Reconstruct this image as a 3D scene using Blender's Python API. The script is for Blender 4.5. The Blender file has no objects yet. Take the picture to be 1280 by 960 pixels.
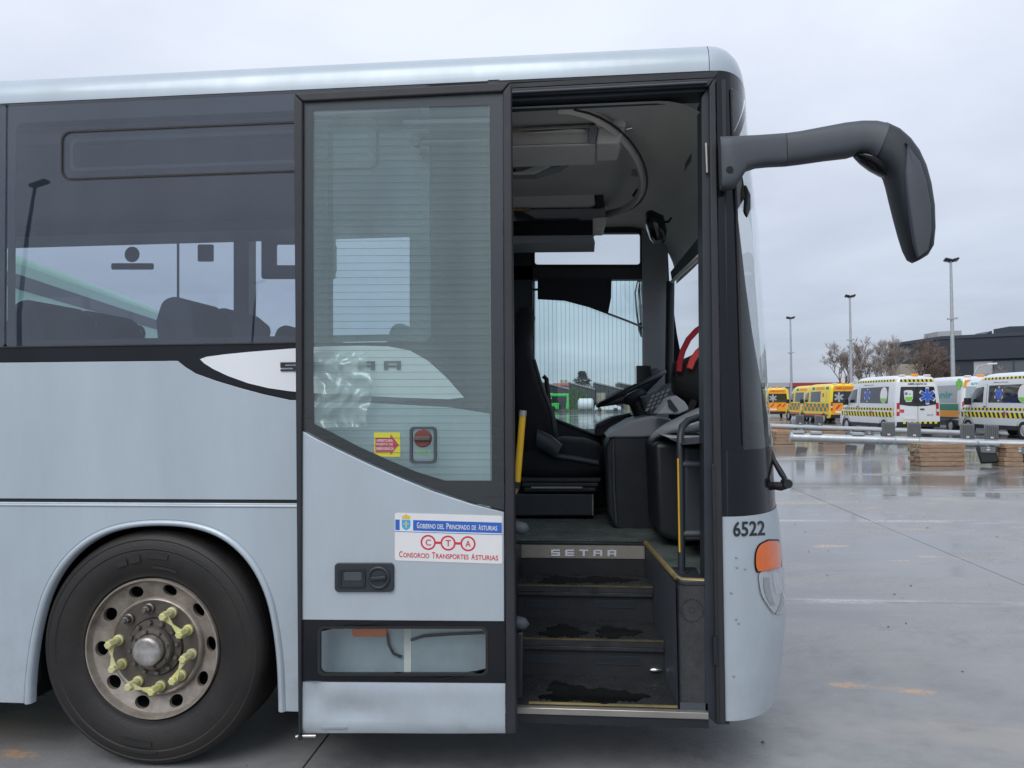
import bpy, bmesh, math, random
from mathutils import Vector, Matrix
random.seed(7)
sc = bpy.context.scene
col = sc.collection
R = math.radians
# ------------------------------------------------------------------ camera
F = 961.0; YAW = R(5.33); PIT = R(1.3); ROL = .0075; CD = 3.27; CH = 1.61
CAM = Vector((0, -CD, CH))
_f0 = Vector((-math.sin(YAW), math.cos(YAW), 0)); _r0 = Vector((math.cos(YAW), math.sin(YAW), 0)); _z = Vector((0, 0, 1))
_f = _f0*math.cos(PIT) + _z*math.sin(PIT); _u0 = _z*math.cos(PIT) - _f0*math.sin(PIT)
_r = _r0*math.cos(ROL) - _u0*math.sin(ROL); _u = _u0*math.cos(ROL) + _r0*math.sin(ROL)
cd = bpy.data.cameras.new('camera'); cam = bpy.data.objects.new('camera', cd); col.objects.link(cam)
cd.sensor_fit = 'HORIZONTAL'; cd.sensor_width = 36; cd.lens = F/1280*36; cd.clip_end = 4000; cd.clip_start = .05
m3 = Matrix((_r, _u, -_f)).transposed()
cam.matrix_world = Matrix.Translation(CAM) @ m3.to_4x4()
sc.camera = cam
# ------------------------------------------------------------------ sky, sun, exposure
SUN_EL, SUN_AZ = R(48), R(200)          # azimuth measured clockwise from +Y: behind the photographer
w = bpy.data.worlds.new('World'); sc.world = w; w.use_nodes = True
nt = w.node_tree; nt.nodes.clear(); N = nt.nodes.new; L = nt.links.new
out = N('ShaderNodeOutputWorld'); mixw = N('ShaderNodeMixShader'); bgs = N('ShaderNodeBackground'); bgc = N('ShaderNodeBackground')
sky = N('ShaderNodeTexSky'); sky.sky_type = 'NISHITA'; sky.sun_disc = False; sky.sun_elevation = SUN_EL; sky.sun_rotation = SUN_AZ
L(sky.outputs[0], bgs.inputs[0]); bgs.inputs[1].default_value = .1
tc = N('ShaderNodeTexCoord'); sep = N('ShaderNodeSeparateXYZ'); L(tc.outputs['Generated'], sep.inputs[0])
# cloud sheet seen in perspective: direction divided by height
zc = N('ShaderNodeMath'); zc.operation = 'MAXIMUM'; L(sep.outputs[2], zc.inputs[0]); zc.inputs[1].default_value = 0
za = N('ShaderNodeMath'); za.operation = 'ADD'; L(zc.outputs[0], za.inputs[0]); za.inputs[1].default_value = .16
dv = N('ShaderNodeVectorMath'); dv.operation = 'DIVIDE'; L(tc.outputs['Generated'], dv.inputs[0])
cmb = N('ShaderNodeCombineXYZ'); [L(za.outputs[0], cmb.inputs[i]) for i in range(3)]; L(cmb.outputs[0], dv.inputs[1])
nz = N('ShaderNodeTexNoise'); nz.inputs['Scale'].default_value = 1.1; nz.inputs['Detail'].default_value = 9; nz.inputs['Roughness'].default_value = .52; nz.inputs['Distortion'].default_value = .35
L(dv.outputs[0], nz.inputs['Vector'])
rmp = N('ShaderNodeMapRange'); rmp.inputs[1].default_value = .3; rmp.inputs[2].default_value = .68; L(nz.outputs[0], rmp.inputs[0])
elr = N('ShaderNodeMapRange'); elr.inputs[1].default_value = -.02; elr.inputs[2].default_value = .48; elr.interpolation_type = 'SMOOTHSTEP'; L(sep.outputs[2], elr.inputs[0])
mlo = N('ShaderNodeMixRGB'); mlo.inputs[1].default_value = (.32, .365, .455, 1); mlo.inputs[2].default_value = (.43, .48, .58, 1); L(rmp.outputs[0], mlo.inputs[0])
mhi = N('ShaderNodeMixRGB'); mhi.inputs[1].default_value = (.58, .63, .735, 1); mhi.inputs[2].default_value = (.74, .785, .875, 1); L(rmp.outputs[0], mhi.inputs[0])
msk = N('ShaderNodeMixRGB'); L(elr.outputs[0], msk.inputs[0]); L(mlo.outputs[0], msk.inputs[1]); L(mhi.outputs[0], msk.inputs[2])
L(msk.outputs[0], bgc.inputs[0]); bgc.inputs[1].default_value = 1.0
mixw.inputs[0].default_value = .9; L(bgs.outputs[0], mixw.inputs[1]); L(bgc.outputs[0], mixw.inputs[2]); L(mixw.outputs[0], out.inputs[0])
sl = bpy.data.lights.new('sun', 'SUN'); sl.energy = 1.3; sl.angle = R(40); sl.color = (1, .975, .95)
sun = bpy.data.objects.new('sun', sl); col.objects.link(sun)
sd = Vector((math.sin(SUN_AZ)*math.cos(SUN_EL), math.cos(SUN_AZ)*math.cos(SUN_EL), math.sin(SUN_EL)))
sun.rotation_euler = sd.to_track_quat('Z', 'Y').to_euler(); sun.location = sd*30
vs = sc.view_settings; vs.view_transform = 'Standard'; vs.look = 'None'; vs.gamma = 1; vs.exposure = .36; vs.use_curve_mapping = False
sc.cycles.max_bounces = 10; sc.cycles.transparent_max_bounces = 24; sc.cycles.caustics_reflective = False; sc.cycles.caustics_refractive = False
sc.cycles.use_denoising = True; sc.cycles.sample_clamp_indirect = 6

# ------------------------------------------------------------------ pixel -> place
def ray(px, py): return _f + _r*((px-640)/F) - _u*((py-480)/F)
def P(px, py, Y=0.0):
    d = ray(px, py); return CAM + d*((Y-CAM.y)/d.y)
def PZ(px, py, Z=0.0):
    d = ray(px, py); return CAM + d*((Z-CAM.z)/d.z)
def PD(px, py, dep):
    return CAM + ray(px, py)*dep
def on_ground(px, dep):                    # ground point at image column px and depth dep
    d = ray(px, 500); p = CAM + d*dep; p.z = 0; return p

# ------------------------------------------------------------------ materials
M = {}
def mat(name, c, rough=.5, metal=0, var=.0, vscale=4, bump=0, bscale=60, coat=0, rvar=0, emit=0, spec=.5, c2=None, stretch=None):
    m = bpy.data.materials.new(name); m.use_nodes = True; t = m.node_tree; b = t.nodes['Principled BSDF']
    n = t.nodes.new; l = t.links.new
    b.inputs['Base Color'].default_value = (*c, 1); b.inputs['Roughness'].default_value = rough; b.inputs['Metallic'].default_value = metal
    b.inputs['Coat Weight'].default_value = coat; b.inputs['Coat Roughness'].default_value = .06; b.inputs['Specular IOR Level'].default_value = spec
    if var or bump or rvar:
        g = n('ShaderNodeNewGeometry'); vec = g.outputs['Position']
        if stretch:
            vm = n('ShaderNodeVectorMath'); vm.operation = 'MULTIPLY'; l(vec, vm.inputs[0]); vm.inputs[1].default_value = stretch; vec = vm.outputs[0]
        no = n('ShaderNodeTexNoise'); no.inputs['Scale'].default_value = vscale; no.inputs['Detail'].default_value = 8; no.inputs['Roughness'].default_value = .62; l(vec, no.inputs['Vector'])
        rm = n('ShaderNodeMapRange'); rm.inputs[1].default_value = .3; rm.inputs[2].default_value = .72; l(no.outputs[0], rm.inputs[0])
        if var:
            mx = n('ShaderNodeMixRGB'); mx.inputs[1].default_value = (*c, 1)
            mx.inputs[2].default_value = (*(c2 if c2 else [x*(1-var) for x in c]), 1); l(rm.outputs[0], mx.inputs[0]); l(mx.outputs[0], b.inputs['Base Color'])
        if rvar:
            r2 = n('ShaderNodeMapRange'); r2.inputs[3].default_value = max(.02, rough-rvar); r2.inputs[4].default_value = min(1, rough+rvar); l(rm.outputs[0], r2.inputs[0]); l(r2.outputs[0], b.inputs['Roughness'])
        if bump:
            n2 = n('ShaderNodeTexNoise'); n2.inputs['Scale'].default_value = bscale; n2.inputs['Detail'].default_value = 5; l(vec, n2.inputs['Vector'])
            bp = n('ShaderNodeBump'); bp.inputs['Strength'].default_value = bump; bp.inputs['Distance'].default_value = .01; l(n2.outputs[0], bp.inputs['Height']); l(bp.outputs[0], b.inputs['Normal'])
    if emit: b.inputs['Emission Color'].default_value = (*c, 1); b.inputs['Emission Strength'].default_value = emit
    M[name] = m; return m
def glass(name, tint, refl=1.0, haze=None, hz=0.0):
    m = bpy.data.materials.new(name); m.use_nodes = True; t = m.node_tree; t.nodes.clear(); n = t.nodes.new; l = t.links.new
    o = n('ShaderNodeOutputMaterial'); tr = n('ShaderNodeBsdfTransparent'); tr.inputs[0].default_value = (*tint, 1)
    gl = n('ShaderNodeBsdfGlossy'); gl.inputs['Roughness'].default_value = .01; gl.inputs[0].default_value = (1, 1, 1, 1)
    lw = n('ShaderNodeLayerWeight'); lw.inputs[0].default_value = .5
    pw = n('ShaderNodeMath'); pw.operation = 'POWER'; l(lw.outputs['Facing'], pw.inputs[0]); pw.inputs[1].default_value = 4.5
    ml = n('ShaderNodeMath'); ml.operation = 'MULTIPLY_ADD'; l(pw.outputs[0], ml.inputs[0]); ml.inputs[1].default_value = .8; ml.inputs[2].default_value = .045*refl
    mx = n('ShaderNodeMixShader'); l(ml.outputs[0], mx.inputs[0])
    base = tr.outputs[0]
    if haze:        # pale diffuse veil: sky reflection painted into the panes, cloudiness in the sheet
        df = n('ShaderNodeBsdfDiffuse'); df.inputs[0].default_value = (*haze, 1)
        g = n('ShaderNodeNewGeometry'); no = n('ShaderNodeTexNoise'); no.inputs['Scale'].default_value = 2.2; no.inputs['Detail'].default_value = 7
        vm = n('ShaderNodeVectorMath'); vm.operation = 'MULTIPLY'; l(g.outputs['Position'], vm.inputs[0]); vm.inputs[1].default_value = (2.2, 1, .6); l(vm.outputs[0], no.inputs['Vector'])
        mr = n('ShaderNodeMapRange'); mr.inputs[1].default_value = .25; mr.inputs[2].default_value = .75; mr.inputs[3].default_value = hz*.6; mr.inputs[4].default_value = hz*1.4; l(no.outputs[0], mr.inputs[0])
        m0 = n('ShaderNodeMixShader'); l(mr.outputs[0], m0.inputs[0]); l(tr.outputs[0], m0.inputs[1]); l(df.outputs[0], m0.inputs[2]); base = m0.outputs[0]
    l(base, mx.inputs[1]); l(gl.outputs[0], mx.inputs[2]); l(mx.outputs[0], o.inputs[0])
    M[name] = m; return m
mat('silver', (.475, .55, .605), .38, .2, .15, 3, .02, 5, coat=.28, rvar=.08, c2=(.40, .465, .515), stretch=(1, 1, .3))
mat('silver_worn', (.465, .54, .595), .4, .2, .16, 5, .02, 7, coat=.25, rvar=.1, c2=(.42, .475, .515), stretch=(1, 1, .45))
mat('white', (.82, .85, .88), .35, 0, .06, 5, coat=.3)
mat('gloss_black', (.011, .0135, .018), .12, 0, .3, 3, coat=.05, rvar=.04, spec=.3)
mat('black', (.014, .0175, .0225), .5, 0, .3, 9, .05, 200, rvar=.12)
mat('ceramic', (.011, .0125, .016), .4)
mat('seal', (.031, .031, .036), .55, 0, .45, 7, .15, 40, c2=(.014, .0165, .022), stretch=(1, 1, .35))
mat('rubber', (.018, .018, .019), .6, 0, .3, 12, .1, 60)
mat('tyre', (.009, .009, .010), .6, 0, .5, 5, .14, 90, c2=(.024, .0205, .018), rvar=.1)
mat('rim', (.44, .395, .345), .48, .45, .5, 11, .1, 50, c2=(.19, .16, .135), rvar=.12)
mat('rim_dark', (.10, .09, .08), .55, .4, .5, 16, .12, 60, c2=(.15, .13, .11), rvar=.1)
mat('hub', (.62, .61, .59), .38, .7, .4, 14, .1, 50, c2=(.2, .18, .16))
mat('nut', (.22, .2, .18), .45, .7, .4, 30)
mat('nut_yellow', (.62, .60, .20), .45, 0, .45, 14, c2=(.52, .5, .34))
mat('alu', (.56, .54, .5), .36, .75, .35, 7, .05, 80, c2=(.3, .28, .25), rvar=.1, stretch=(.3, 1, 1))
mat('plate', (.42, .385, .335), .42, .6, .25, 9, .04, 60, rvar=.08)
mat('galv', (.50, .53, .55), .45, .55, .2, 4, rvar=.1)
mat('chrome', (.75, .75, .75), .12, 1)
mat('trim_dark', (.027, .034, .043), .5, 0, .25, 8, .06, 250)
mat('trim_mid', (.065, .076, .092), .55, 0, .15, 6, .05, 250)
mat('trim_grey', (.30, .32, .34), .5, 0, .12, 5, .04, 250)
mat('trim_light', (.82, .81, .77), .5, 0, .1, 5)
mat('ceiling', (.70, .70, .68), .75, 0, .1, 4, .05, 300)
mat('ceiling_dim', (.20, .21, .225), .8)  # darker copy of the ceiling colour, painting shade over the passenger end
mat('header', (.74, .72, .68), .7, 0, .1, 4, .05, 300)
mat('seat_fabric', (.012, .014, .019), .85, 0, .35, 12, .2, 300)
mat('seat_far', (.03, .034, .045), .85, 0, .3, 12)
mat('vinyl', (.22, .255, .25), .30, 0, .75, 5.5, .04, 90, c2=(.05, .075, .07), rvar=.18)
mat('step_rubber', (.036, .039, .043), .5, 0, .6, 11, .15, 160, c2=(.013, .014, .016), rvar=.22)
mat('step_riser', (.022, .024, .027), .6, 0, .3, 12, .2, 300)
mat('water_film', (.006, .0065, .007), .12, 0, .3, 30, .03, 40, spec=.4)
mat('carpet', (.065, .068, .073), .95, 0, .35, 30, .6, 500)
mat('brass_dark', (.16, .125, .06), .6, .2, .6, 9, c2=(.05, .045, .035))  # darker brass, used on the two upper nosing strips
mat('brass', (.40, .31, .13), .45, .3, .4, 8, c2=(.2, .16, .08))
mat('yellow', (.75, .44, .015), .35, 0, .12, 12, coat=.3)
mat('orange_lens', (.85, .16, .015), .18, 0, .15, 20, coat=.6)
mat('lamp_body', (.72, .75, .77), .25, .3)
mat('ink', (.02, .021, .028), .45)
mat('print_white', (.78, .78, .78), .4, 0, .06, 14)
mat('print_blue', (.03, .13, .5), .4)
mat('print_red', (.6, .045, .07), .4)
mat('print_yellow', (.8, .68, .03), .4)
mat('print_gold', (.75, .5, .1), .4)
mat('print_cyan', (.05, .4, .7), .4)
mat('red_cloth', (.35, .012, .03), .8, 0, .2, 20)
mat('release_red', (.16, .045, .035), .55)
mat('red_light', (.65, .06, .06), .7)
mat('bag', (.008, .008, .010), .85, 0, .3, 30, .3, 150)
mat('screen', (.01, .011, .013), .15)
mat('blind', (.016, .02, .026), .8)
mat('plastic_bag', (.7, .74, .74), .25, 0, .1, 8, .3, 14)
mat('timber', (.40, .275, .18), .75, 0, .5, 6, .15, 40, c2=(.2, .125, .08), stretch=(1, 1, 6))
mat('flood_black', (.02, .022, .025), .4)
mat('flood_grey', (.19, .2, .21), .5, .3, .1, 8)
mat('rope', (.12, .42, .32), .7)
mat('bldg_dark', (.024, .034, .05), .5, 0, .12, .2)
mat('bldg_trim', (.04, .05, .07), .5)
mat('bldg_glass', (.10, .12, .14), .15)
mat('bldg_pale', (.42, .43, .44), .6, 0, .1, .3)
mat('bldg_tan', (.40, .36, .29), .8, 0, .2, .4)
mat('red_band', (.34, .045, .045), .6, 0, .1, .2)
mat('blue_band', (.13, .28, .5), .6)
mat('bark', (.16, .125, .105), .9, 0, .3, 2)
mat('twig', (.31, .265, .24), .9, 0, .3, .8)
mat('twig_brown', (.19, .145, .12), .9, 0, .3, 1)
mat('conifer', (.02, .045, .032), .9, 0, .5, .6)
mat('hedge', (.07, .17, .05), .9, 0, .4, 1)
mat('factory', (.028, .035, .045), .6, 0, .1, .2)
mat('factory_roof', (.30, .29, .27), .7)
mat('bus_green', (.05, .55, .09), .35, 0, .06, .5, coat=.3)
mat('coach_green', (.42, .75, .55), .3, 0, .05, .6, coat=.4)
mat('van_white', (.72, .745, .77), .3, 0, .05, 1, coat=.4)
mat('van_yellow', (.85, .66, .02), .35, 0, .05, 1, coat=.4)
mat('van_orange', (.85, .33, .015), .4)
mat('van_green', (.015, .22, .14), .4)
mat('van_teal', (.02, .42, .42), .4)
mat('van_lime', (.2, .6, .08), .4)
mat('van_grey', (.36, .39, .41), .35)
mat('van_glass', (.018, .022, .028), .08, coat=.5)
mat('window_film', (.07, .09, .2), .2)
mat('lens_red', (.45, .02, .03), .2, coat=.5)
mat('lens_clear', (.7, .6, .6), .2)
mat('star_blue', (.04, .12, .55), .4)
mat('tank_white', (.66, .70, .72), .45, 0, .08, 1)
mat('marking', (.55, .2, .05), .7)
glass('glass_side', (.78, .815, .865), 1.35, (.36, .45, .60), .03)
glass('glass_door', (.955, .985, .98), .6)
glass('glass_door_haze', (.95, .985, .98), .6, (.66, .76, .78), .105)
glass('film_pale', (.93, .95, .95), 3.0, (.8, .84, .84), .42)
glass('glass_driver', (.87, .955, .95), .8)
glass('glass_clear', (.93, .95, .95), .9)
glass('glass_lens', (.86, .88, .9), 1.4)

def concrete():
    m = bpy.data.materials.new('concrete'); m.use_nodes = True; t = m.node_tree; b = t.nodes['Principled BSDF']; n = t.nodes.new; l = t.links.new
    g = n('ShaderNodeNewGeometry'); pos = g.outputs['Position']
    def noise(scale, det=8, rough=.6, vec=None, dist=0):
        x = n('ShaderNodeTexNoise'); x.inputs['Scale'].default_value = scale; x.inputs['Detail'].default_value = det; x.inputs['Roughness'].default_value = rough; x.inputs['Distortion'].default_value = dist
        l(vec or pos, x.inputs['Vector']); return x.outputs[0]
    def rng(v, a, bb, c=0, d=1, smooth=False):
        x = n('ShaderNodeMapRange'); l(v, x.inputs[0]); x.inputs[1].default_value = a; x.inputs[2].default_value = bb; x.inputs[3].default_value = c; x.inputs[4].default_value = d
        if smooth: x.interpolation_type = 'SMOOTHSTEP'
        return x.outputs[0]
    def mix(f, a, c):
        x = n('ShaderNodeMixRGB'); l(f, x.inputs[0])
        for i, q in ((1, a), (2, c)):
            if isinstance(q, tuple): x.inputs[i].default_value = (*q, 1)
            else: l(q, x.inputs[i])
        return x.outputs[0]
    def ma(op, a, c):
        x = n('ShaderNodeMath'); x.operation = op
        for i, q in ((0, a), (1, c)):
            if isinstance(q, (int, float)): x.inputs[i].default_value = q
            else: l(q, x.inputs[i])
        return x.outputs[0]
    sp = n('ShaderNodeSeparateXYZ'); l(pos, sp.inputs[0])
    st = n('ShaderNodeVectorMath'); st.operation = 'MULTIPLY'; l(pos, st.inputs[0]); st.inputs[1].default_value = (.35, 1, 1)
    c = mix(rng(noise(.55, 9, .65), .3, .7), (.285, .287, .29), (.175, .177, .182))
    c = mix(rng(noise(28, 8, .8), .38, .66, 0, .5), c, (.33, .33, .325))
    c = mix(rng(noise(110, 3, .8), .55, .72, 0, .6), c, (.10, .10, .105))
    c = mix(rng(noise(9, 6, .7), .35, .75), c, mix(rng(noise(2.3), .3, .7), (.29, .29, .29), (.13, .132, .138)))
    # tan washed sediment streaks
    c = mix(rng(noise(.45, 8, .68, st.outputs[0], 1.4), .48, .64, 0, .8, True), c, (.36, .315, .255))
    # wetness
    wet = rng(ma('ADD', noise(.23, 7, .6, st.outputs[0], .4), rng(sp.outputs[1], 2, 16, -.015, .10)), .47, .54, 0, 1, True)
    c = mix(wet, c, mix(rng(noise(.8), .3, .7), (.195, .190, .182), (.13, .129, .128)))
    # white lime along the joints
    fy = ma('ABSOLUTE', ma('SUBTRACT', ma('FRACT', ma('DIVIDE', ma('SUBTRACT', sp.outputs[1], 3.1-2.1), 4.2), 0), .5), 0)
    near = rng(fy, .003, .028, 1, 0, True)
    lime = ma('MULTIPLY', near, ma('MULTIPLY', rng(noise(1.6, 5, .6, st.outputs[0]), .40, .56, 0, 1, True), rng(noise(26, 5, .75), .38, .6, .15, 1)))
    c = mix(ma('MULTIPLY', lime, .8), c, (.62, .62, .60))
    # rust-orange splashes
    ora = ma('MULTIPLY', rng(noise(2.6, 2, .5, st.outputs[0], .3), .665, .70, 0, 1, True), rng(noise(30, 4, .7), .40, .55, 0, .8))
    c = mix(ora, c, (.58, .33, .16))
    # speckles
    vo = n('ShaderNodeTexVoronoi'); vo.inputs['Scale'].default_value = 4; l(pos, vo.inputs['Vector'])
    c = mix(rng(vo.outputs['Distance'], .018, .03, .8, 0), c, (.04, .035, .03))
    l(c, b.inputs['Base Color'])
    ro = rng(wet, 0, 1, .30, .045)
    ro = ma('ADD', ro, rng(noise(14, 5, .7), .3, .7, -.01, .09)); l(ro, b.inputs['Roughness'])
    bp = n('ShaderNodeBump'); bp.inputs['Distance'].default_value = .006; l(rng(wet, 0, 1, .45, .04), bp.inputs['Strength']); l(noise(45, 8, .7), bp.inputs['Height']); l(bp.outputs[0], b.inputs['Normal'])
    b.inputs['Specular IOR Level'].default_value = .5
    M['concrete'] = m
concrete()
mat('joint', (.05, .05, .05), .8)

def grime(name, z0, z1, amt):      # road splash thrown up along the skirts
    t = M[name].node_tree; b = t.nodes['Principled BSDF']; n = t.nodes.new; l = t.links.new
    src = b.inputs['Base Color'].links[0].from_socket; g = n('ShaderNodeNewGeometry'); s_ = n('ShaderNodeSeparateXYZ'); l(g.outputs['Position'], s_.inputs[0])
    a = n('ShaderNodeMapRange'); a.inputs[1].default_value = z1; a.inputs[2].default_value = z0; l(s_.outputs[2], a.inputs[0])
    no = n('ShaderNodeTexNoise'); no.inputs['Scale'].default_value = 9; no.inputs['Detail'].default_value = 9; no.inputs['Roughness'].default_value = .72; l(g.outputs['Position'], no.inputs['Vector'])
    r_ = n('ShaderNodeMapRange'); r_.inputs[1].default_value = .42; r_.inputs[2].default_value = .72; r_.inputs[4].default_value = amt; l(no.outputs[0], r_.inputs[0])
    m_ = n('ShaderNodeMath'); m_.operation = 'MULTIPLY'; l(a.outputs[0], m_.inputs[0]); l(r_.outputs[0], m_.inputs[1])
    x = n('ShaderNodeMixRGB'); l(m_.outputs[0], x.inputs[0]); l(src, x.inputs[1]); x.inputs[2].default_value = (.17, .155, .135, 1); l(x.outputs[0], b.inputs['Base Color'])
grime('silver', .25, .9, .35); grime('silver_worn', .25, .7, .2)
# ------------------------------------------------------------------ mesh helpers
_W = {}
_txt = {}
def text_geo(s, bold=.012):
    if (s, bold) in _txt: return _txt[(s, bold)]
    cu = bpy.data.curves.new('t', 'FONT'); cu.body = s; cu.size = 1; cu.resolution_u = 3; cu.offset = bold
    ob = bpy.data.objects.new('t', cu); col.objects.link(ob); dg = bpy.context.evaluated_depsgraph_get(); dg.update()
    me = bpy.data.meshes.new_from_object(ob.evaluated_get(dg))
    vs_ = [tuple(v.co) for v in me.vertices]; fs = [tuple(p.vertices) for p in me.polygons]
    bpy.data.objects.remove(ob); bpy.data.curves.remove(cu); bpy.data.meshes.remove(me)
    x0 = min(v[0] for v in vs_); x1 = max(v[0] for v in vs_); y0 = min(v[1] for v in vs_); y1 = max(v[1] for v in vs_)
    g = ([((v[0]-x0)/(x1-x0), (v[1]-y0)/(y1-y0)) for v in vs_], fs); _txt[(s, bold)] = g; return g

class MB:
    def __init__(s): s.v = []; s.f = []
    def add(s, vs, fs):
        k = len(s.v); s.v += [tuple(v) for v in vs]; s.f += [tuple(i+k for i in f) for f in fs]; return s
    def box(s, x0, x1, y0, y1, z0, z1):
        return s.add([(x, y, z) for x in (x0, x1) for y in (y0, y1) for z in (z0, z1)], [(0, 1, 3, 2), (4, 6, 7, 5), (0, 4, 5, 1), (2, 3, 7, 6), (0, 2, 6, 4), (1, 5, 7, 3)])
    def obox(s, c, ax, ay, az):     # centre and three half vectors
        c, ax, ay, az = map(Vector, (c, ax, ay, az))
        return s.add([c+ax*i+ay*j+az*k for i in (-1, 1) for j in (-1, 1) for k in (-1, 1)], [(0, 1, 3, 2), (4, 6, 7, 5), (0, 4, 5, 1), (2, 3, 7, 6), (0, 2, 6, 4), (1, 5, 7, 3)])
    def prism(s, a, b):
        n = len(a); return s.add(list(a)+list(b), [tuple(range(n)), tuple(range(2*n-1, n-1, -1))]+[(i, n+i, n+(i+1) % n, (i+1) % n) for i in range(n)])
    def xz(s, pts, y0, y1):         # outline in the XZ plane, metres
        return s.prism([(x, y0, z) for x, z in pts], [(x, y1, z) for x, z in pts])
    def px(s, pts, y0, y1):         # outline traced on the plane Y=y0, extruded to y1
        q = [P(x, y, y0) for x, y in pts]; return s.xz([(p.x, p.z) for p in q], y0, y1)
    def ring(s, outer, inner, y0, y1):
        n = len(outer); k = len(s.v)
        s.v += [(x, y0, z) for x, z in outer]+[(x, y0, z) for x, z in inner]+[(x, y1, z) for x, z in outer]+[(x, y1, z) for x, z in inner]
        for i in range(n):
            j = (i+1) % n
            s.f += [(k+i, k+j, k+n+j, k+n+i), (k+2*n+i, k+3*n+i, k+3*n+j, k+2*n+j), (k+i, k+2*n+i, k+2*n+j, k+j), (k+n+i, k+n+j, k+3*n+j, k+3*n+i)]
        return s
    def grid(s, rows, closed=False):
        k = len(s.v); n = len(rows[0])
        for r_ in rows: s.v += [tuple(p) for p in r_]
        for i in range(len(rows)-1):
            for j in range(n if closed else n-1):
                j2 = (j+1) % n; s.f.append((k+i*n+j, k+i*n+j2, k+(i+1)*n+j2, k+(i+1)*n+j))
        return s
    def cap(s, k, n, flip=False):
        s.f.append(tuple(range(k, k+n)) if not flip else tuple(range(k+n-1, k-1, -1))); return s
    def tube(s, path, r, n=8, sq=(1, 1)):
        path = [Vector(p) for p in path]; rows = []; prev = None
        for i, p in enumerate(path):
            t = (path[min(i+1, len(path)-1)]-path[max(i-1, 0)]).normalized()
            if prev is None:
                a = t.orthogonal().normalized() if abs(t.y) > .9 else t.cross(Vector((0, 1, 0))).normalized()
            else: a = (prev-t*prev.dot(t)).normalized()
            prev = a; bq = t.cross(a); rr_ = r[i] if isinstance(r, (list, tuple)) else r
            rows.append([p+(a*math.cos(q)*sq[0]+bq*math.sin(q)*sq[1])*rr_ for q in [2*math.pi*k/n for k in range(n)]])
        k = len(s.v); s.grid(rows, True); s.cap(k, n, True); s.cap(k+(len(rows)-1)*n, n); return s
    def lathe(s, prof, c, n=48, ax='y'):    # prof: (r, h)
        c = Vector(c); rows = []
        for r_, h in prof:
            rw = []
            for k in range(n):
                a = 2*math.pi*k/n
                rw.append(c+Vector((r_*math.cos(a), h, r_*math.sin(a))) if ax == 'y' else (c+Vector((r_*math.cos(a), r_*math.sin(a), h)) if ax == 'z' else c+Vector((h, r_*math.cos(a), r_*math.sin(a)))))
            rows.append(rw)
        return s.grid(rows, True)
    def loft(s, secs, y0, n=16, e=2.6):     # secs: (pixel a, pixel b, half depth, y shift): rounded sections between two traced edges
        rows = []
        for a, b_, hw, dy in secs:
            A = P(*a, y0+dy); B = P(*b_, y0+dy); c = (A+B)/2; h = (A-B)/2; rw = []
            for k in range(n):
                q = 2*math.pi*k/n; cq, sq_ = math.cos(q), math.sin(q)
                rw.append(c+h*math.copysign(abs(cq)**(2/e), cq)+Vector((0, hw*math.copysign(abs(sq_)**(2/e), sq_), 0)))
            rows.append(rw)
        k = len(s.v); s.grid(rows, True); s.cap(k, n, True); s.cap(k+(len(rows)-1)*n, n); return s
    def text(s, t, o, xd, yd):              # text stretched into the box o, o+xd, o+yd
        vs_, fs = text_geo(t); o, xd, yd = map(Vector, (o, xd, yd)); return s.add([o+xd*a+yd*b_ for a, b_ in vs_], fs)
    def pxtext(s, t, x0, y0, x1, y1, Y, sl=0):  # text on plane Y between pixel corners (y0 top)
        o = P(x0, y1, Y); return s.text(t, o, P(x1, y1+sl, Y)-o, P(x0, y0, Y)-o)
    def build(s, name, m, parent=None, smooth=None, bevel=0, seg=2, label=None, kind=None, fix=True):
        me = bpy.data.meshes.new(name); me.from_pydata(s.v, [], s.f); me.validate()
        if fix:
            bm = bmesh.new(); bm.from_mesh(me); bmesh.ops.recalc_face_normals(bm, faces=bm.faces); bm.to_mesh(me); bm.free()
        me.materials.append(M[m])
        o = bpy.data.objects.new(name, me); col.objects.link(o)
        if smooth:
            me.shade_smooth(); me.set_sharp_from_angle(angle=R(smooth))
        if bevel:
            b = o.modifiers.new('bevel', 'BEVEL'); b.width = bevel; b.segments = seg; b.limit_method = 'ANGLE'; b.angle_limit = R(35)
            if not smooth: me.shade_smooth(); me.set_sharp_from_angle(angle=R(50))
        if parent:
            o.parent = parent
            if parent.name in _W: o.matrix_parent_inverse = _W[parent.name].inverted()
        if label: o['label'] = label
        if kind: o['kind'] = kind
        return o
def tag(o, label, cat, group=None, kind=None):
    o['label'] = label; o['category'] = cat
    if group: o['group'] = group
    if kind: o['kind'] = kind
    return o
def thing(name, label, cat, loc=(0, 0, 0), group=None):
    o = bpy.data.objects.new(name, None); col.objects.link(o); o.location = loc; o.empty_display_size = .2
    _W[o.name] = Matrix.Translation(loc); return tag(o, label, cat, group)
def part(name, parent):           # an Empty part that holds sub-parts
    o = bpy.data.objects.new(name, None); col.objects.link(o); o.parent = parent
    if parent.name in _W: o.matrix_parent_inverse = _W[parent.name].inverted()
    return o
def share(src, parent, dx=(0, 0, 0)):       # another piece with the same mesh
    o = src.copy(); col.objects.link(o); o.parent = parent; o.location = dx; return o
def copy_tree(o, parent=None):
    c = o.copy(); col.objects.link(c); c.parent = parent
    for ch in list(o.children): copy_tree(ch, c)
    return c
def rr(x0, y0, x1, y1, r, n=5):             # rounded rectangle outline
    o = []
    for cx, cy, a0 in ((x1-r, y0+r, -90), (x1-r, y1-r, 0), (x0+r, y1-r, 90), (x0+r, y0+r, 180)):
        for k in range(n+1):
            a = R(a0+90*k/n); o.append((cx+r*math.cos(a), cy+r*math.sin(a)))
    return o
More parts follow.
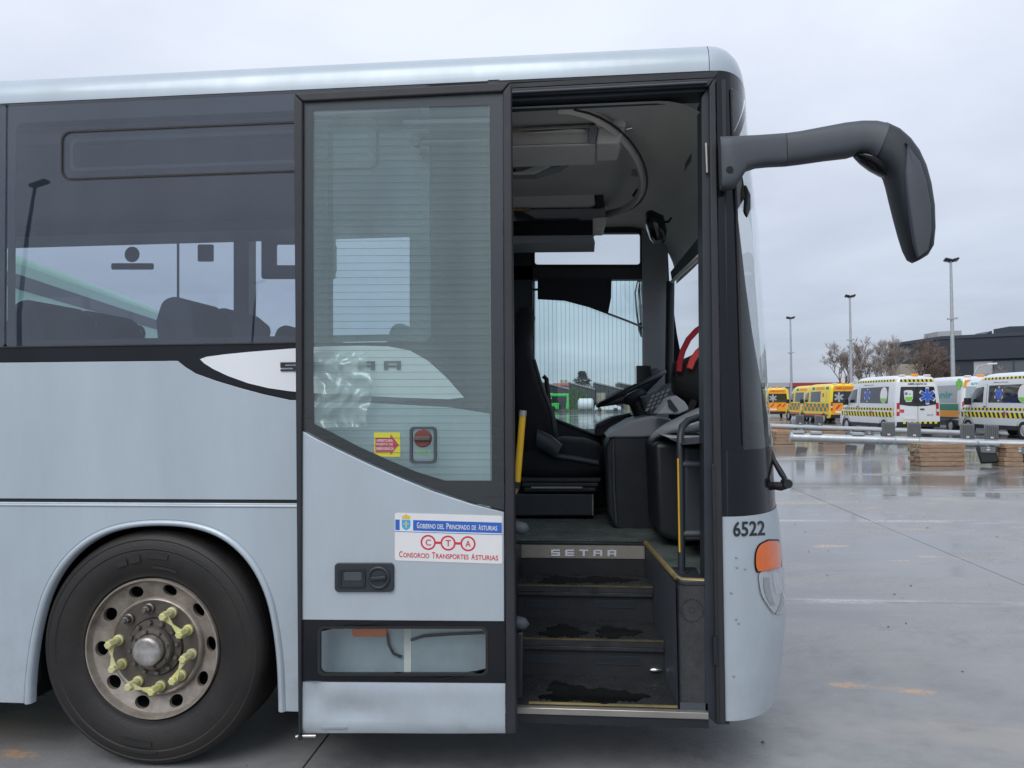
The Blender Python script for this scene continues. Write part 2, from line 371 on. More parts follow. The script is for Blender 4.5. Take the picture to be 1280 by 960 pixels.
def p2xz(pts, Y=0.0): return [(q.x, q.z) for q in (P(x, y, Y) for x, y in pts)]
def lerp(tab, z):
    if z <= tab[0][0]: return tab[0][1]
    for (a, b), (c, d) in zip(tab, tab[1:]):
        if z <= c: return b+(d-b)*(z-a)/(c-a)
    return tab[-1][1]
# ------------------------------------------------------------------ ground
g = MB(); g.add([(-1500, -1500, -.014), (1500, -1500, -.014), (1500, 1500, -.014), (-1500, 1500, -.014)], [(0, 1, 2, 3)])
ground = g.build('ground', 'concrete'); ground['kind'] = 'structure'; ground['label'] = 'wet grey concrete yard with puddles'
s0 = None
for i in range(-7, 9):
    for j in range(-3, 14):
        if s0 is None:
            s0 = MB().box(.005, 4.995, .005, 4.195, -.05, 0).build('concrete_slab', 'concrete', ground); o = s0
        else: o = share(s0, ground)
        o.location = (3.75+5*i, 3.1+4.2*j, random.uniform(-.0015, .0015))

# ------------------------------------------------------------------ the coach
BX0 = -11.0
coach = thing('coach', 'pale silver blue coach with its front passenger door slid open', 'bus', (-5, 1.275, 0))
arch_px = [(30, 872), (33, 835), (40, 790), (52, 745), (70, 710), (95, 682), (125, 663), (160, 653), (200, 650), (240, 653), (275, 664), (303, 684), (325, 712), (341, 748), (350, 790), (355, 835), (357, 890)]
def smooth_line(q, n=4):
    r_ = []
    for i in range(len(q)-1):
        a, b, c, d = q[max(0, i-1)], q[i], q[i+1], q[min(len(q)-1, i+2)]
        for k in range(n):
            t = k/n; r_.append(tuple(.5*((2*b[j])+(c[j]-a[j])*t+(2*a[j]-5*b[j]+4*c[j]-d[j])*t*t+(3*b[j]-a[j]-3*c[j]+d[j])*t**3) for j in (0, 1)))
    return r_+[q[-1]]
arch = smooth_line(p2xz(arch_px)); WX = -1.895
def arch_at(cx): return [(x-WX+cx, z if 0 < i < len(arch)-1 else .268) for i, (x, z) in enumerate(arch)]
RWX = WX-6.1
lower = [(BX0, .268)]+arch_at(RWX)+arch_at(WX)+[(-.40, .268), (-.40, 1.171), (BX0, 1.171)]
MB().xz(lower, 0, .025).build('side_panel', 'silver', coach, bevel=.003)
blk = [(222, 451), (232, 459), (245, 467), (270, 476), (300, 485), (330, 493), (362, 500), (450, 503), (560, 509), (618, 517)]
bl = p2xz(blk)
ZS = 1.822
MB().xz([(BX0, 1.187), (-.40, 1.187), (-.40, bl[-1][1])]+bl[::-1]+[(BX0, ZS)], 0, .025).build('side_panel', 'silver', coach, bevel=.003)
MB().xz([(BX0, 1.171), (-.40, 1.171), (-.40, 1.187), (BX0, 1.187)], .008, .03).build('body_crease', 'black', coach)
MB().tube([(BX0, .001, 1.158), (-.40, .001, 1.158)], .006, 8).build('body_bead', 'silver', coach, smooth=60)
MB().xz([(BX0, ZS+.002)]+[(x, z+.002) for x, z in bl]+[(-.40, bl[-1][1]), (-.40, 1.872), (BX0, 1.872)], -.001, .03).build('window_sill_band', 'gloss_black', coach)
MB().tube([(BX0, -.003, 1.874), (P(370, 433).x, -.003, 1.874)], .004, 6).build('window_seal', 'rubber', coach)
# white flash with the maker's lettering
fl_top = [(250, 449), (258, 446), (280, 443), (310, 440), (360, 436), (405, 433), (450, 432), (485, 433), (512, 438), (535, 451), (558, 472), (580, 497)]
fl_bot = [(560, 499), (500, 497), (440, 494), (400, 492), (362, 489), (335, 485), (310, 479), (285, 470), (266, 461), (255, 454)]
MB().px(fl_top+fl_bot, -.006, .0).build('side_flash', 'white', coach)
let = {'S': [(0, 0, 1, .22), (0, .39, 1, .61), (0, .78, 1, 1), (0, .5, .24, 1), (.76, 0, 1, .5)], 'E': [(0, 0, 1, .22), (0, .39, 1, .61), (0, .78, 1, 1), (0, 0, .24, 1)],
       'T': [(0, .78, 1, 1), (.38, 0, .62, .8)], 'R': [(0, 0, .24, 1), (.76, 0, 1, 1), (0, .78, 1, 1), (0, .36, 1, .56)], 'A': [(0, 0, .24, 1), (.76, 0, 1, 1), (0, .78, 1, 1), (0, .3, 1, .5)]}
def setra(name, x0, y0, pitch, w_, h_, Y, dep, m, parent, slope=0):
    for k, ch in enumerate('SETRA'):
        b = MB(); lx = x0+pitch*k; ly = y0+slope*k
        A = P(lx, ly, Y); Bx = P(lx+w_, ly, Y).x; Bz = P(lx, ly-h_, Y).z
        for i, (a, b0, c, d) in enumerate(let[ch]):
            b.box(A.x+(Bx-A.x)*a, A.x+(Bx-A.x)*c, Y-dep-i*.0004, Y, A.z+(Bz-A.z)*b0, A.z+(Bz-A.z)*d)
        b.build('letter', m, parent)
setra('letter', 351, 464, 32.3, 21, 11, -.006, .005, 'ink', coach, -.4)
# arch lips and wheel housings
for cx in (WX, RWX):
    pa = arch_at(cx); cz = .62
    rows = []
    for dy, k in ((.002, 1.0), (-.008, .985), (-.010, .965), (.0, .945), (.03, .94)):
        rows.append([(cx+(x-cx)*k, dy, cz+(z-cz)*k if 0 < i < len(pa)-1 else z) for i, (x, z) in enumerate(pa)])
    MB().grid(rows).build('wheel_arch_lip', 'silver', coach, smooth=70)
    MB().grid([[(cx+(x-cx)*.985, y, cz+(z-cz)*.985 if 0 < i < len(pa)-1 else z) for i, (x, z) in enumerate(pa)] for y in (.03, .5)]).build('wheel_housing', 'black', coach)
    MB().box(cx-.62, cx+.62, .5, .52, .2, 1.25).build('wheel_housing', 'black', coach)
MB().xz(p2xz([(30, 800), (44, 770), (52, 800), (50, 850), (36, 868), (30, 868)], .05), .03, .06).build('mud_flap', 'rubber', coach)
MB().box(BX0, WX-.7, .06, 2.5, .33, .40).build('underfloor', 'black', coach)
MB().box(WX+.7, -.46, .06, 2.5, .33, .40).build('underfloor', 'black', coach)
MB().box(-.45, .5, .96, 2.5, .33, .40).build('underfloor', 'black', coach)
# ---- glazing
ZG0, ZG1 = 1.876, 2.992
def pane(x0, x1):
    p_ = MB().xz(rr(x0, ZG0, x1, ZG1, .02), -.002, .004).build('window', 'glass_side', coach)
    o = rr(x0, ZG0, x1, ZG1, .02); i = rr(x0+.035, ZG0+.03, x1-.035, ZG1-.085, .04)
    MB().ring(o, i, .008, .012).build('ceramic_border', 'ceramic', p_)
    return p_
xB0 = P(8.5, 280).x; xB1 = P(537, 280).x
wB = pane(xB0, xB1)
x = xB0-.007
for k in range(5):
    pane(x-1.5, x); x -= 1.507
hp = p2xz([(77, 166), (473, 152), (473, 214), (77, 222)]); hx0, hx1 = hp[0][0], hp[1][0]; hz1 = 2.855; hz0 = 2.63
o_ = rr(hx0, hz0, hx1, hz1, .045); i_ = rr(hx0+.008, hz0+.008, hx1-.008, hz1-.008, .04)
MB().ring(o_, i_, -.006, .006).build('hopper_frame', 'rubber', wB)
MB().ring(rr(hx0+.03, hz0+.045, hx1-.03, hz1-.03, .03), rr(hx0+.045, hz0+.06, hx1-.045, hz1-.045, .03), .014, .02).build('hopper_sash', 'trim_dark', wB)
MB().xz([(xB1+.006, 1.876), (-.40, 1.876), (-.40, 2.99), (xB1+.006, 2.99)], -.001, .03).build('door_pillar_panel', 'gloss_black', coach)
# ---- roof
prof = [(0, 2.996), (.0, 3.03), (.006, 3.06), (.022, 3.095), (.05, 3.122), (.10, 3.146), (.2, 3.17), (.45, 3.195), (1.275, 3.215)]
full = prof+[(2.55-y, z) for y, z in prof[-2::-1]]
XR = P(886, 70).x
MB().grid([[(x_, y, z) for y, z in full] for x_ in (BX0, -8, -5, -2, XR)]).build('roof', 'silver', coach, smooth=50)
MB().xz([(BX0, 2.985), (XR, 2.985), (XR, 2.998), (BX0, 2.998)], .002, .06).build('roof_seal', 'rubber', coach)
# ---- front end: plan curve swept over height
XFT = [(.27, .905), (.335, .921), (.45, .945), (.52, .953), (.66, .968), (.85, .955), (1.06, .938), (1.14, .921), (1.39, .912), (1.608, .893), (1.865, .881), (2.142, .865), (2.42, .848), (2.569, .829), (2.831, .80), (3.0, .79)]
XS = .568
def fpt(s, z, ins=0, xf=None, xs=XS, off=0):
    c = math.cos(s); v = -math.copysign(abs(c)**.5, c); xf = lerp(XFT, z) if xf is None else xf
    return Vector((xs+(xf-xs+off)*math.sin(s), 1.275+(1.275-ins+off)*v, z))
def skin(s0, s1, zs, n=40, off=0): return [[fpt(s0+(s1-s0)*k/n, z, off=off) for k in range(n+1)] for z in zs]
def front_hit(px, py, off=.003):
    for q in range(40):
        d = ray(px-q*.5, py)
        for k in range(1400):
            Y = k*.0008; p = CAM+d*((Y-CAM.y)/d.y); v = (p.y-1.275)/1.275; fr = math.sqrt(max(0, 1-v**4))
            if p.x <= XS+(lerp(XFT, p.z)-XS)*fr: return p-d.normalized()*off
    return p
PI = math.pi; SA = R(16)
zb = [.285, .30, .335, .40, .45, .52, .60, .66, .75, .85, .95, 1.06, 1.125]
bm_ = MB().grid(skin(0, PI, zb, 60)); bm_.grid([skin(0, PI, [.285], 60)[0], [Vector((p.x-.06, 1.275+(p.y-1.275)*.96, .275)) for p in skin(0, PI, [.285], 60)[0]]])
bumper = bm_.build('front_bumper', 'silver_worn', coach, smooth=50)
MB().grid(skin(0, PI, [1.125, 1.128, 1.25, 1.40], 60, off=-.002)).build('windscreen_base', 'gloss_black', coach, smooth=60)
for a, b in ((0, SA), (PI-SA, PI)):
    MB().grid(skin(a, b, [1.40, 1.608, 1.865, 2.142, 2.42, 2.569, 2.831, 2.995], 8)).build('corner_pillar', 'gloss_black', coach, smooth=60)
MB().grid(skin(SA, PI-SA, [1.40, 1.608, 1.865, 2.142, 2.42, 2.569, 2.831, 2.93], 40)).build('windscreen', 'glass_clear', coach, smooth=60)
MB().grid(skin(SA, PI-SA, [2.93, 2.995], 40)).build('windscreen_header', 'gloss_black', coach, smooth=60)
caps = [(2.996, 0, .79), (3.03, 0, .79), (3.06, .006, .787), (3.095, .022, .778), (3.122, .05, .762), (3.146, .10, .735), (3.17, .2, .69), (3.195, .45, .60), (3.215, 1.274, XR+.01)]
MB().grid([[fpt(PI*k/50, z, ins, xf, XR+.003) for k in range(51)] for z, ins, xf in caps]).build('roof_cap', 'silver', coach, smooth=60)
MB().xz([(BX0, .27), (BX0+.05, .27), (BX0+.05, 3.0), (BX0, 3.0)], .0, 2.55).build('rear_wall', 'silver', coach)
# dark sheets painting the dim interior and reflections at the screen corners
for sg in (0, 1):
    rows = []
    for z, e_ in ((1.40, 80), (1.44, 66), (1.5, 56), (1.6, 46), (1.72, 38), (1.9, 30), (2.1, 24.5), (2.4, 18.5)):
        rows.append([fpt((SA+(R(e_)-SA)*k/8) if sg == 0 else PI-(SA+(R(e_)-SA)*k/8), z, off=-.008) for k in range(9)])
    MB().grid(rows).build('screen_shade', 'ceramic', coach, smooth=60)
MB().tube([fpt(SA, z, off=.004) for z in (1.42, 1.6, 1.87, 2.14, 2.42, 2.57, 2.83, 2.92)], .006, 6).build('screen_rubber', 'rubber', coach, smooth=60)
# lamps on the bumper corner
def patch(rows_px, name, m, parent, off, n=9, sub=4):
    rows = []
    for (y0, a0, b0), (y1, a1, b1) in zip(rows_px, rows_px[1:]):
        for k in range(sub):
            t = k/sub; rows.append((y0+(y1-y0)*t, a0+(a1-a0)*t, b0+(b1-b0)*t))
    rows.append(rows_px[-1])
    fn = lambda q_: smooth_line([(r0[0], r0[q_]) for r0 in rows_px], sub)
    A_, B_ = fn(1), fn(2); rows = [(a_[0], a_[1], b_[1]) for a_, b_ in zip(A_, B_)]
    G = [[front_hit(a+(b-a)*k/n, y, off) for k in range(n+1)] for y, a, b in rows]
    return MB().grid(G).build(name, m, parent, smooth=70)
ind = patch([(676, 961, 972), (681, 951, 975.5), (690, 946, 976.5), (702, 945, 976.5), (710, 946, 975), (714, 948, 962)], 'indicator_lamp', 'orange_lens', bumper, .012)
patch([(674, 960, 973), (680, 949, 977), (690, 944, 977.5), (703, 943, 977.5), (712, 944, 976), (716, 946, 964)], 'indicator_bezel', 'black', bumper, .004)
hl = patch([(709, 968, 977), (716, 950, 978), (730, 949.5, 980), (745, 953, 981), (758, 961, 980), (766, 967, 975)], 'headlamp', 'lamp_body', bumper, .005)
patch([(722, 955, 962), (735, 955, 963), (748, 959, 966), (757, 964, 970)], 'headlamp_reflector', 'chrome', bumper, .009)
patch([(716, 966, 976), (730, 967, 978), (742, 970, 979)], 'headlamp_reflector', 'print_white', bumper, .009)
patch([(738, 977, 981.5), (752, 976, 981.5), (762, 972, 980), (768, 970, 976)], 'headlamp_trim', 'chrome', bumper, .012)
patch([(708, 967, 977.5), (715, 949, 979), (730, 948, 980.5), (745, 951, 981.5), (759, 959, 980.5), (768, 966, 976)], 'headlamp_bezel', 'alu', bumper, .0025)
patch([(709, 968, 977), (716, 950, 978), (730, 949.5, 980), (745, 953, 981), (758, 961, 980), (766, 967, 975)], 'headlamp_lens', 'glass_lens', bumper, .018)
c_ = P(966, 735, .12)
# fleet number on the corner
b = MB(); vs_, fs = text_geo('6522', .02)
b.add([front_hit(916.5+40*a, 671-1.6*a-19*c, .004) for a, c in vs_], fs); b.build('fleet_number', 'ink', bumper, fix=False)
random.seed(3)
for (x_, y_) in [(920, 697), (921, 709), (931, 711), (914, 741), (920, 774), (923, 779), (917, 845)]:     # stone chips
    c0 = front_hit(x_, y_, .0015); MB().lathe([(.0, -.0025), (.004, -.002), (.0062, 0)], c0, 7, 'y').build('paint_chip', 'trim_grey', bumper)
# wiper
q = [front_hit(966, 562, .02), front_hit(967, 585, .03), P(975, 590, .3), P(984, 604, .3)]
wp = MB().tube([P(962, 556, .33), P(967, 575, .3), P(977, 592, .27), P(984, 603, .26)], [.006, .012, .014, .01], 8).build('wiper_arm', 'black', coach, smooth=60)
MB().tube([P(966, 607, .28), P(976, 608, .26), P(984, 606, .25)], [.018, .02, .017], 10).build('wiper_pivot', 'rubber', wp, smooth=60)
MB().lathe([(0, -.03), (.02, -.03), (.022, 0), (.02, .03), (0, .03)], P(983, 604, .25), 14).build('wiper_joint', 'black', wp, smooth=60)

# ---- passenger mirror on its arm
mi = part('passenger_mirror', coach)
MB().loft([((899, 172), (901, 237), .035, 0), ((904, 172), (905, 238), .045, 0), ((916, 172), (917, 236), .045, 0), ((924, 171.5), (925, 226), .042, 0), ((932, 171), (932, 214), .04, 0), ((945, 170.5), (945, 209.5), .04, 0), ((960, 169.5), (960, 208), .04, 0), ((980, 168), (981, 207), .04, -.004)], -.05, 20, 4).build('mirror_bracket', 'trim_mid', mi, smooth=40)
MB().loft([((980.6, 167.6), (981.6, 207.4), .043, -.004), ((1000, 165), (1001, 205), .045, -.01), ((1030, 159.5), (1031, 200.5), .05, -.02), ((1055, 155), (1060, 197), .055, -.035), ((1075, 153), (1072, 193), .06, -.045), ((1092, 153.5), (1082, 194), .068, -.055), ((1106, 157), (1090, 201), .076, -.065)], -.05, 20, 3).build('mirror_arm', 'trim_mid', mi, smooth=45)
hd = MB().loft([((1104, 156), (1090.2, 201.2), .075, .0), ((1119, 164), (1102, 212), .085, 0), ((1132, 176), (1109, 222), .09, 0), ((1143, 191), (1112, 232), .092, 0), ((1152, 210), (1116, 250), .092, 0), ((1158, 232), (1122, 274), .092, 0), ((1162, 258), (1128, 296), .09, 0), ((1163, 286), (1133, 312), .085, 0), ((1162, 308), (1138, 324), .07, 0), ((1157, 319), (1143, 328), .045, 0)], -.11, 24, 3).build('mirror_housing', 'trim_dark', mi, smooth=45)
MB().loft([((1131, 179), (1134, 182), .008, 0), ((1149, 203), (1130, 215), .016, 0), ((1157, 228), (1133, 246), .018, 0), ((1162.5, 258), (1138, 280), .018, 0), ((1163.5, 288), (1142, 304), .016, 0), ((1160, 312), (1147, 322), .01, 0)], -.2, 16, 4).build('mirror_back_cover', 'trim_mid', mi, smooth=45)
MB().loft([((1068, 194), (1069, 196), .02, 0), ((1076, 193), (1079, 204), .045, 0), ((1088, 194), (1091, 213), .055, 0), ((1102, 202), (1104, 220), .055, 0), ((1112, 214), (1112, 224), .03, 0)], -.1, 14, 2.4).build('kerb_mirror', 'gloss_black', mi, smooth=60)
MB().tube([P(912, 212, -.1), P(912, 212, -.08)], .014, 14).build('bracket_cap', 'black', mi, smooth=50)
# windscreen rubber and side lens on the pillar
MB().loft([((930, 232), (934, 236), .02, 0), ((930, 238), (938, 246), .03, 0), ((930, 250), (938, 262), .03, 0), ((929, 262), (934, 272), .02, 0)], .08, 10, 2).build('screen_sensor', 'trim_mid', coach, smooth=60)

# ------------------------------------------------------------------ wheels
def wheel(cx, cy):
    wh = part('wheel', coach); C = Vector((cx, cy, .522))
    pr = [(.312, .02), (.316, -.006), (.322, -.012), (.335, -.012), (.345, -.018), (.38, -.03), (.415, -.034), (.44, -.03), (.445, -.033), (.455, -.031), (.462, -.03), (.482, -.022), (.487, -.024), (.50, -.016), (.511, -.002), (.517, .014), (.521, .035), (.521, .29), (.50, .32), (.3, .3)]
    MB().lathe(pr, C, 96).build('tyre', 'tyre', wh, smooth=35)
    t = MB()                                                       # tread edge blocks
    for k in range(60):
        a = 2*PI*k/60; e = Vector((math.cos(a), 0, math.sin(a))); q = Vector((-math.sin(a), 0, math.cos(a)))
        t.obox(C+e*.5135+Vector((0, .045, 0)), e*.006, Vector((0, .02, 0)), q*.021)
    t.build('tread_blocks', 'tyre', wh, kind='stuff')
    for a0, a1, r0, r1 in ((78, 92, .405, .43), (96, 103, .39, .425), (105, 112, .388, .42), (252, 272, .40, .425), (255, 275, .44, .452), (70, 88, .36, .37)):   # moulded marks
        rows = [[C+Vector((r_*math.cos(R(a0+(a1-a0)*k/6)), -.0375 if r_ > .38 else -.03, r_*math.sin(R(a0+(a1-a0)*k/6)))) for k in range(7)] for r_ in (r0, r1)]
        MB().grid(rows).build('moulded_mark', 'rubber', wh)
    MB().lathe([(.308, .02), (.312, -.012), (.309, -.02), (.303, -.02), (.300, -.012), (.298, .002), (.293, .012)], C, 72).build('rim_flange', 'rim', wh, smooth=50)
    # disc with ten hand holes
    rim = MB()
    def dep(r_): return .012+.024*max(0, (.293-r_))/.073 if r_ > .22 else .036
    for k in range(10):
        a0 = 2*PI*(k+.1)/10-PI/10
        nn = 24; rect = []; ell = []
        for i in range(nn):
            q = i/nn*4; sd_ = int(q); t_ = q-sd_
            u, v = [(-1+2*t_, -1), (1, -1+2*t_), (1-2*t_, 1), (-1, 1-2*t_)][sd_]
            ang = a0+PI/10*(1+u); r_ = .2565+.0365*v
            rect.append((r_, ang)); th = math.atan2(v, u)
            ell.append((.2585+.0265*math.sin(th), a0+PI/10+.132*math.cos(th)))
        def w3(r_, ang, dd=0): return C+Vector((r_*math.cos(ang), dep(r_)+dd, r_*math.sin(ang)))
        rim.grid([[w3(*p) for p in rect], [w3(*p, .0) for p in ell], [w3(p[0], p[1], .02) for p in ell]], True)
    rim.build('rim_disc', 'rim', wh, smooth=40)
    MB().lathe([(.22, .036), (.216, .022), (.208, .018), (.2, .02), (.13, .022), (.128, .03), (.125, .03)], C, 72).build('rim_centre', 'rim_dark', wh, smooth=30)
    MB().lathe([(.221, .0375), (.218, .018), (.210, .0125), (.202, .018)], C, 72).build('rim_shoulder', 'rim', wh, smooth=60)
    MB().lathe([(.126, .03), (.124, .01), (.096, .008), (.094, -.012), (.09, -.018), (.07, -.02), (.068, -.028)], C, 60).build('hub', 'rim_dark', wh, smooth=30)
    MB().lathe([(.092, -.0135), (.089, -.021), (.072, -.023), (.068, -.016)], C, 60).build('hub_ring', 'nut', wh, smooth=30)
    MB().lathe([(.066, -.02), (.066, -.05), (.062, -.058), (.055, -.064), (.046, -.066), (0, -.067)], C, 48).build('hub_cap', 'hub', wh, smooth=40)
    MB().lathe([(.29, .05), (.28, .12), (.2, .14), (0, .15)], C, 48).build('brake_drum', 'black', wh, smooth=40)
    def hexa(c, r_, h0, h1, m, nm, n=6, r1=None):
        r1 = r1 or r_; return MB().lathe([(0, h0), (r_, h0), (r1, h1), (r1*.75, h1-.004), (0, h1-.004)], c, n).build(nm, m, wh)
    for k in range(12):
        a = 2*PI*(k+.3)/12; hexa(C+Vector((.112*math.cos(a), 0, .112*math.sin(a))), .011, .01, -.004, 'nut', 'hub_bolt')
    for k in range(8):
        a = 2*PI*(k+.3)/8; hexa(C+Vector((.081*math.cos(a), 0, .081*math.sin(a))), .007, -.018, -.03, 'nut', 'cap_bolt')
    ends = []
    for k in range(10):
        a = R(99+36*k); c0 = C+Vector((.174*math.cos(a), 0, .174*math.sin(a))); yl = k not in (0, 1)
        MB().lathe([(0, .02), (.024, .02), (.024, .008), (.018, .004)], c0, 20).build('nut_washer', 'nut_yellow' if yl else 'nut', wh, smooth=40)
        if yl:
            MB().lathe([(.019, .01), (.018, -.03), (.0165, -.034)], c0, 16).build('nut_indicator', 'nut_yellow', wh, smooth=40)
            hexa(c0, .0205, -.03, -.066, 'nut_yellow', 'indicator_head', 6, .018); ends.append(c0)
        else: hexa(c0, .018, .01, -.018, 'nut', 'wheel_nut'); hexa(c0, .011, -.018, -.03, 'nut', 'wheel_stud', 12)
    for i in (0, 2, 4, 6):
        A, B = ends[i]+Vector((0, -.05, 0)), ends[i+1]+Vector((0, -.05, 0)); d = (B-A); n_ = Vector((d.z, 0, -d.x)).normalized(); mid = (A+B)/2
        MB().prism([A+n_*.018, mid+n_*.004, B+n_*.018, B-n_*.018, mid-n_*.004, A-n_*.018], [p+Vector((0, .004, 0)) for p in (A+n_*.018, mid+n_*.004, B+n_*.018, B-n_*.018, mid-n_*.004, A-n_*.018)]).build('indicator_link', 'nut_yellow', wh)
wheel(WX-.03, .024); wheel(RWX, .055)
MB().box(WX-.13, WX+.13, .3, 2.2, .44, .6).build('axle', 'black', coach)
for cx in (WX, RWX):
    MB().lathe([(.3, 2.2), (.45, 2.19), (.521, 2.24), (.521, 2.45), (.45, 2.5), (.2, 2.48)], (cx, 0, .522), 40).build('tyre', 'tyre', coach, smooth=40)
# ------------------------------------------------------------------ sliding door, standing out and slid back along the side
DY = -.14
door = part('door', coach)
dl, dr, dt, dbm = 367, 641, 0, 0
def dx(pts): return p2xz(pts, DY)
# outer rubber seal: four lengths mitred together
O = [(366.5, 117), (638.5, 102.5), (645.5, 918), (372.5, 918.5)]; I = [(378, 127), (625, 114), (631, 906), (378, 907)]
Iin = [(379.5, 127), (624, 114), (630.5, 917), (377, 917)]
def bar(a, b, nm='door_seal', m='seal', y0=DY-.012, y1=DY+.05, bev=.006): return MB().px([*a, *b], y0, y1).build(nm, m, door, bevel=bev, seg=3)
bar([(366.5, 117), (378, 127)], [(376.5, 917.5), (372.5, 918.5)])
bar([(628.5, 114.5), (638.5, 102.5)], [(645.5, 917.5), (632.5, 918)])
bar([(366.8, 116.5), (638, 102)], [(628, 114.3), (378.3, 126.6)])
# upper glass and its printed black border
glass_o = [(378.5, 127.5), (628.5, 115), (630, 638), (590, 628.5), (540, 612), (500, 595.5), (460, 578), (420, 559), (395, 546.5), (377.5, 537)]
MB().px(glass_o, DY, DY+.006).build('door_glass', 'glass_door', door)
gi = [(390.5, 137), (612, 130), (615, 601), (556, 601), (520, 590), (480, 573), (445, 557), (415, 541), (392, 530), (391, 480)]
go = [(378.5, 127.5), (628.5, 115), (630, 638), (572, 623), (525, 605.5), (482, 588), (445, 571), (410, 554), (377.5, 537), (378, 480)]
MB().ring(dx(go), dx(gi), DY+.0075, DY+.0105).build('ceramic_border', 'ceramic', door)
MB().px(gi, DY+.0135, DY+.0165).build('haze_pane', 'glass_door_haze', door)  # pane added to carry the pale veil painted for reflected sky
hw = MB()
for k in range(51):
    y = 147+9.1*k
    if y > 598: break
    xl = 391 if y < 528 else lerp([(528, 391), (541, 415), (557, 445), (573, 480), (590, 520), (601, 556)], y)
    a, b = P(xl+.5, y, DY+.008), P(613, y-2*(1-k/50), DY+.008); hw.obox((a+b)/2, (b-a)/2, (0, .0004, 0), (0, 0, .00055))
hw.build('heating_wires', 'trim_mid', door, kind='stuff')
# silver panels
pt = [(377, 538.5), (395, 548.5), (420, 561), (460, 580), (500, 597.5), (540, 614), (590, 630.5), (630, 640.5)]
MB().px(pt+[(630.5, 777), (376.5, 775)], DY, DY+.03).build('door_panel', 'silver_worn', door, bevel=.003)
dn = []                                                             # dented lower panel
for j in range(9):
    rw = []
    for i in range(31):
        x_, y_ = 376.5+255*i/30, 853+65*j/8+1.5*i/30*(1-j/8); p = P(x_, y_, DY)
        d_ = .024*math.exp(-((x_-392)/9)**2)*math.exp(-((y_-868)/20)**2)+.018*math.exp(-((x_-440)/40)**2)*math.exp(-((y_-890)/16)**2)-.006*math.exp(-((x_-560)/50)**2)*math.exp(-((y_-905)/18)**2)
        rw.append((p.x, DY+d_+(.004 if j == 0 else 0)+(.012 if j == 8 else 0), p.z))
    dn.append(rw)
lp = MB().grid(dn); lp.grid([dn[-1], [(x_, DY+.04, z_) for x_, y_, z_ in dn[-1]]]); lp.grid([dn[0], [(x_, DY+.04, z_) for x_, y_, z_ in dn[0]]])
lp.build('door_panel', 'silver_worn', door, smooth=60, label='dented lower panel with scraped edge')
MB().px([(400, 909.5), (434, 909), (431, 911.5), (420, 911), (404, 912)], DY-.0004, DY+.012).build('scrape_mark', 'trim_grey', door)
# lower window in its black band
bo = [(376.8, 775.5), (630.8, 777.5), (631.2, 854), (376.8, 851)]
def dens(q, n):
    r_ = []
    for i in range(4):
        a, b = q[i], q[(i+1) % 4]
        for k in range(n): r_.append((a[0]+(b[0]-a[0])*k/n, a[1]+(b[1]-a[1])*k/n))
    return r_
ib = rr(399, 785, 608, 843, 7)
ib = ib[18:]+ib[:18]                                               # start at the top-left corner
MB().ring(dx(dens(bo, 6)), dx(ib), DY+.002, DY+.03).build('window_band', 'gloss_black', door)
MB().px(rr(398, 784, 609, 844, 7), DY+.008, DY+.013).build('lower_glass', 'glass_door', door)
MB().ring(dx(rr(397, 783, 610, 845, 8)), dx(rr(400, 786, 607, 842, 7)), DY-.001, DY+.004).build('window_gasket', 'rubber', door)
# lock and handle
MB().px(rr(418, 704, 492, 740, 5), DY-.012, DY+.002).build('handle_plate', 'trim_dark', door, bevel=.003)
MB().ring(dx(rr(424, 710, 458, 734, 3)), dx(rr(428, 713, 455, 731, 2)), DY-.016, DY-.01).build('handle_recess_rim', 'black', door, bevel=.001)
MB().px(rr(430, 715, 452, 726, 2), DY-.0145, DY-.011).build('handle_flap', 'trim_mid', door, bevel=.001)
c = P(473.5, 722, DY-.012); MB().lathe([(.048, 0), (.047, -.006), (.041, -.009), (.036, -.007), (.034, -.003), (0, -.003)], c, 36).build('lock_ring', 'trim_dark', door, smooth=35)
MB().obox(c+Vector((0, -.009, 0)), (.032, 0, .003), (0, .008, 0), (-.001, 0, .007)).build('lock_knob', 'trim_dark', door, bevel=.003)
MB().tube([P(370, 921, DY), P(380, 920, DY), P(395, 920, DY)], .007, 8).build('door_guide_pin', 'alu', door, smooth=50)
MB().lathe([(0, -.012), (.011, -.012), (.011, .012), (0, .012)], P(376, 921, DY), 12).build('guide_roller', 'rubber', door)
# authority sticker
y1 = DY-.0016
q = [(493.5, 641), (628, 645), (628, 705), (493.5, 700.5)]
def bil(u, v): return (q[0][0]*(1-u)*(1-v)+q[1][0]*u*(1-v)+q[2][0]*u*v+q[3][0]*(1-u)*v, q[0][1]*(1-u)*(1-v)+q[1][1]*u*(1-v)+q[2][1]*u*v+q[3][1]*(1-u)*v)
MB().px([bil(u, v) for u, v in rr(0, 0, 1, 1, .03)], y1, DY).build('sticker', 'print_white', door)
y2 = y1-.0006
MB().px([bil(u, v) for u, v in ((.17, .14), (.995, .14), (.995, .36), (.17, .36))], y2, y1+.0003).build('sticker_band', 'print_blue', door)
MB().px([bil(u, v) for u, v in ((.005, .14), (.045, .14), (.045, .36), (.005, .36))], y2, y1+.0003).build('sticker_band', 'print_blue', door)
MB().px([bil(u, v) for u, v in ((.0, .385), (1, .385), (1, .397), (.0, .397))], y2, y1+.0003).build('sticker_line', 'print_blue', door)
MB().px([bil(u, v) for u, v in ((.065, .14), (.145, .14), (.145, .27), (.135, .32), (.105, .36), (.075, .32), (.065, .27))], y2, y1+.0003).build('crest_shield', 'print_cyan', door)
MB().px([bil(u, v) for u, v in ((.099, .17), (.111, .17), (.111, .215), (.13, .215), (.13, .235), (.111, .235), (.111, .31), (.099, .31), (.099, .235), (.08, .235), (.08, .215), (.099, .215))], y2-.0004, y2).build('crest_cross', 'print_gold', door)
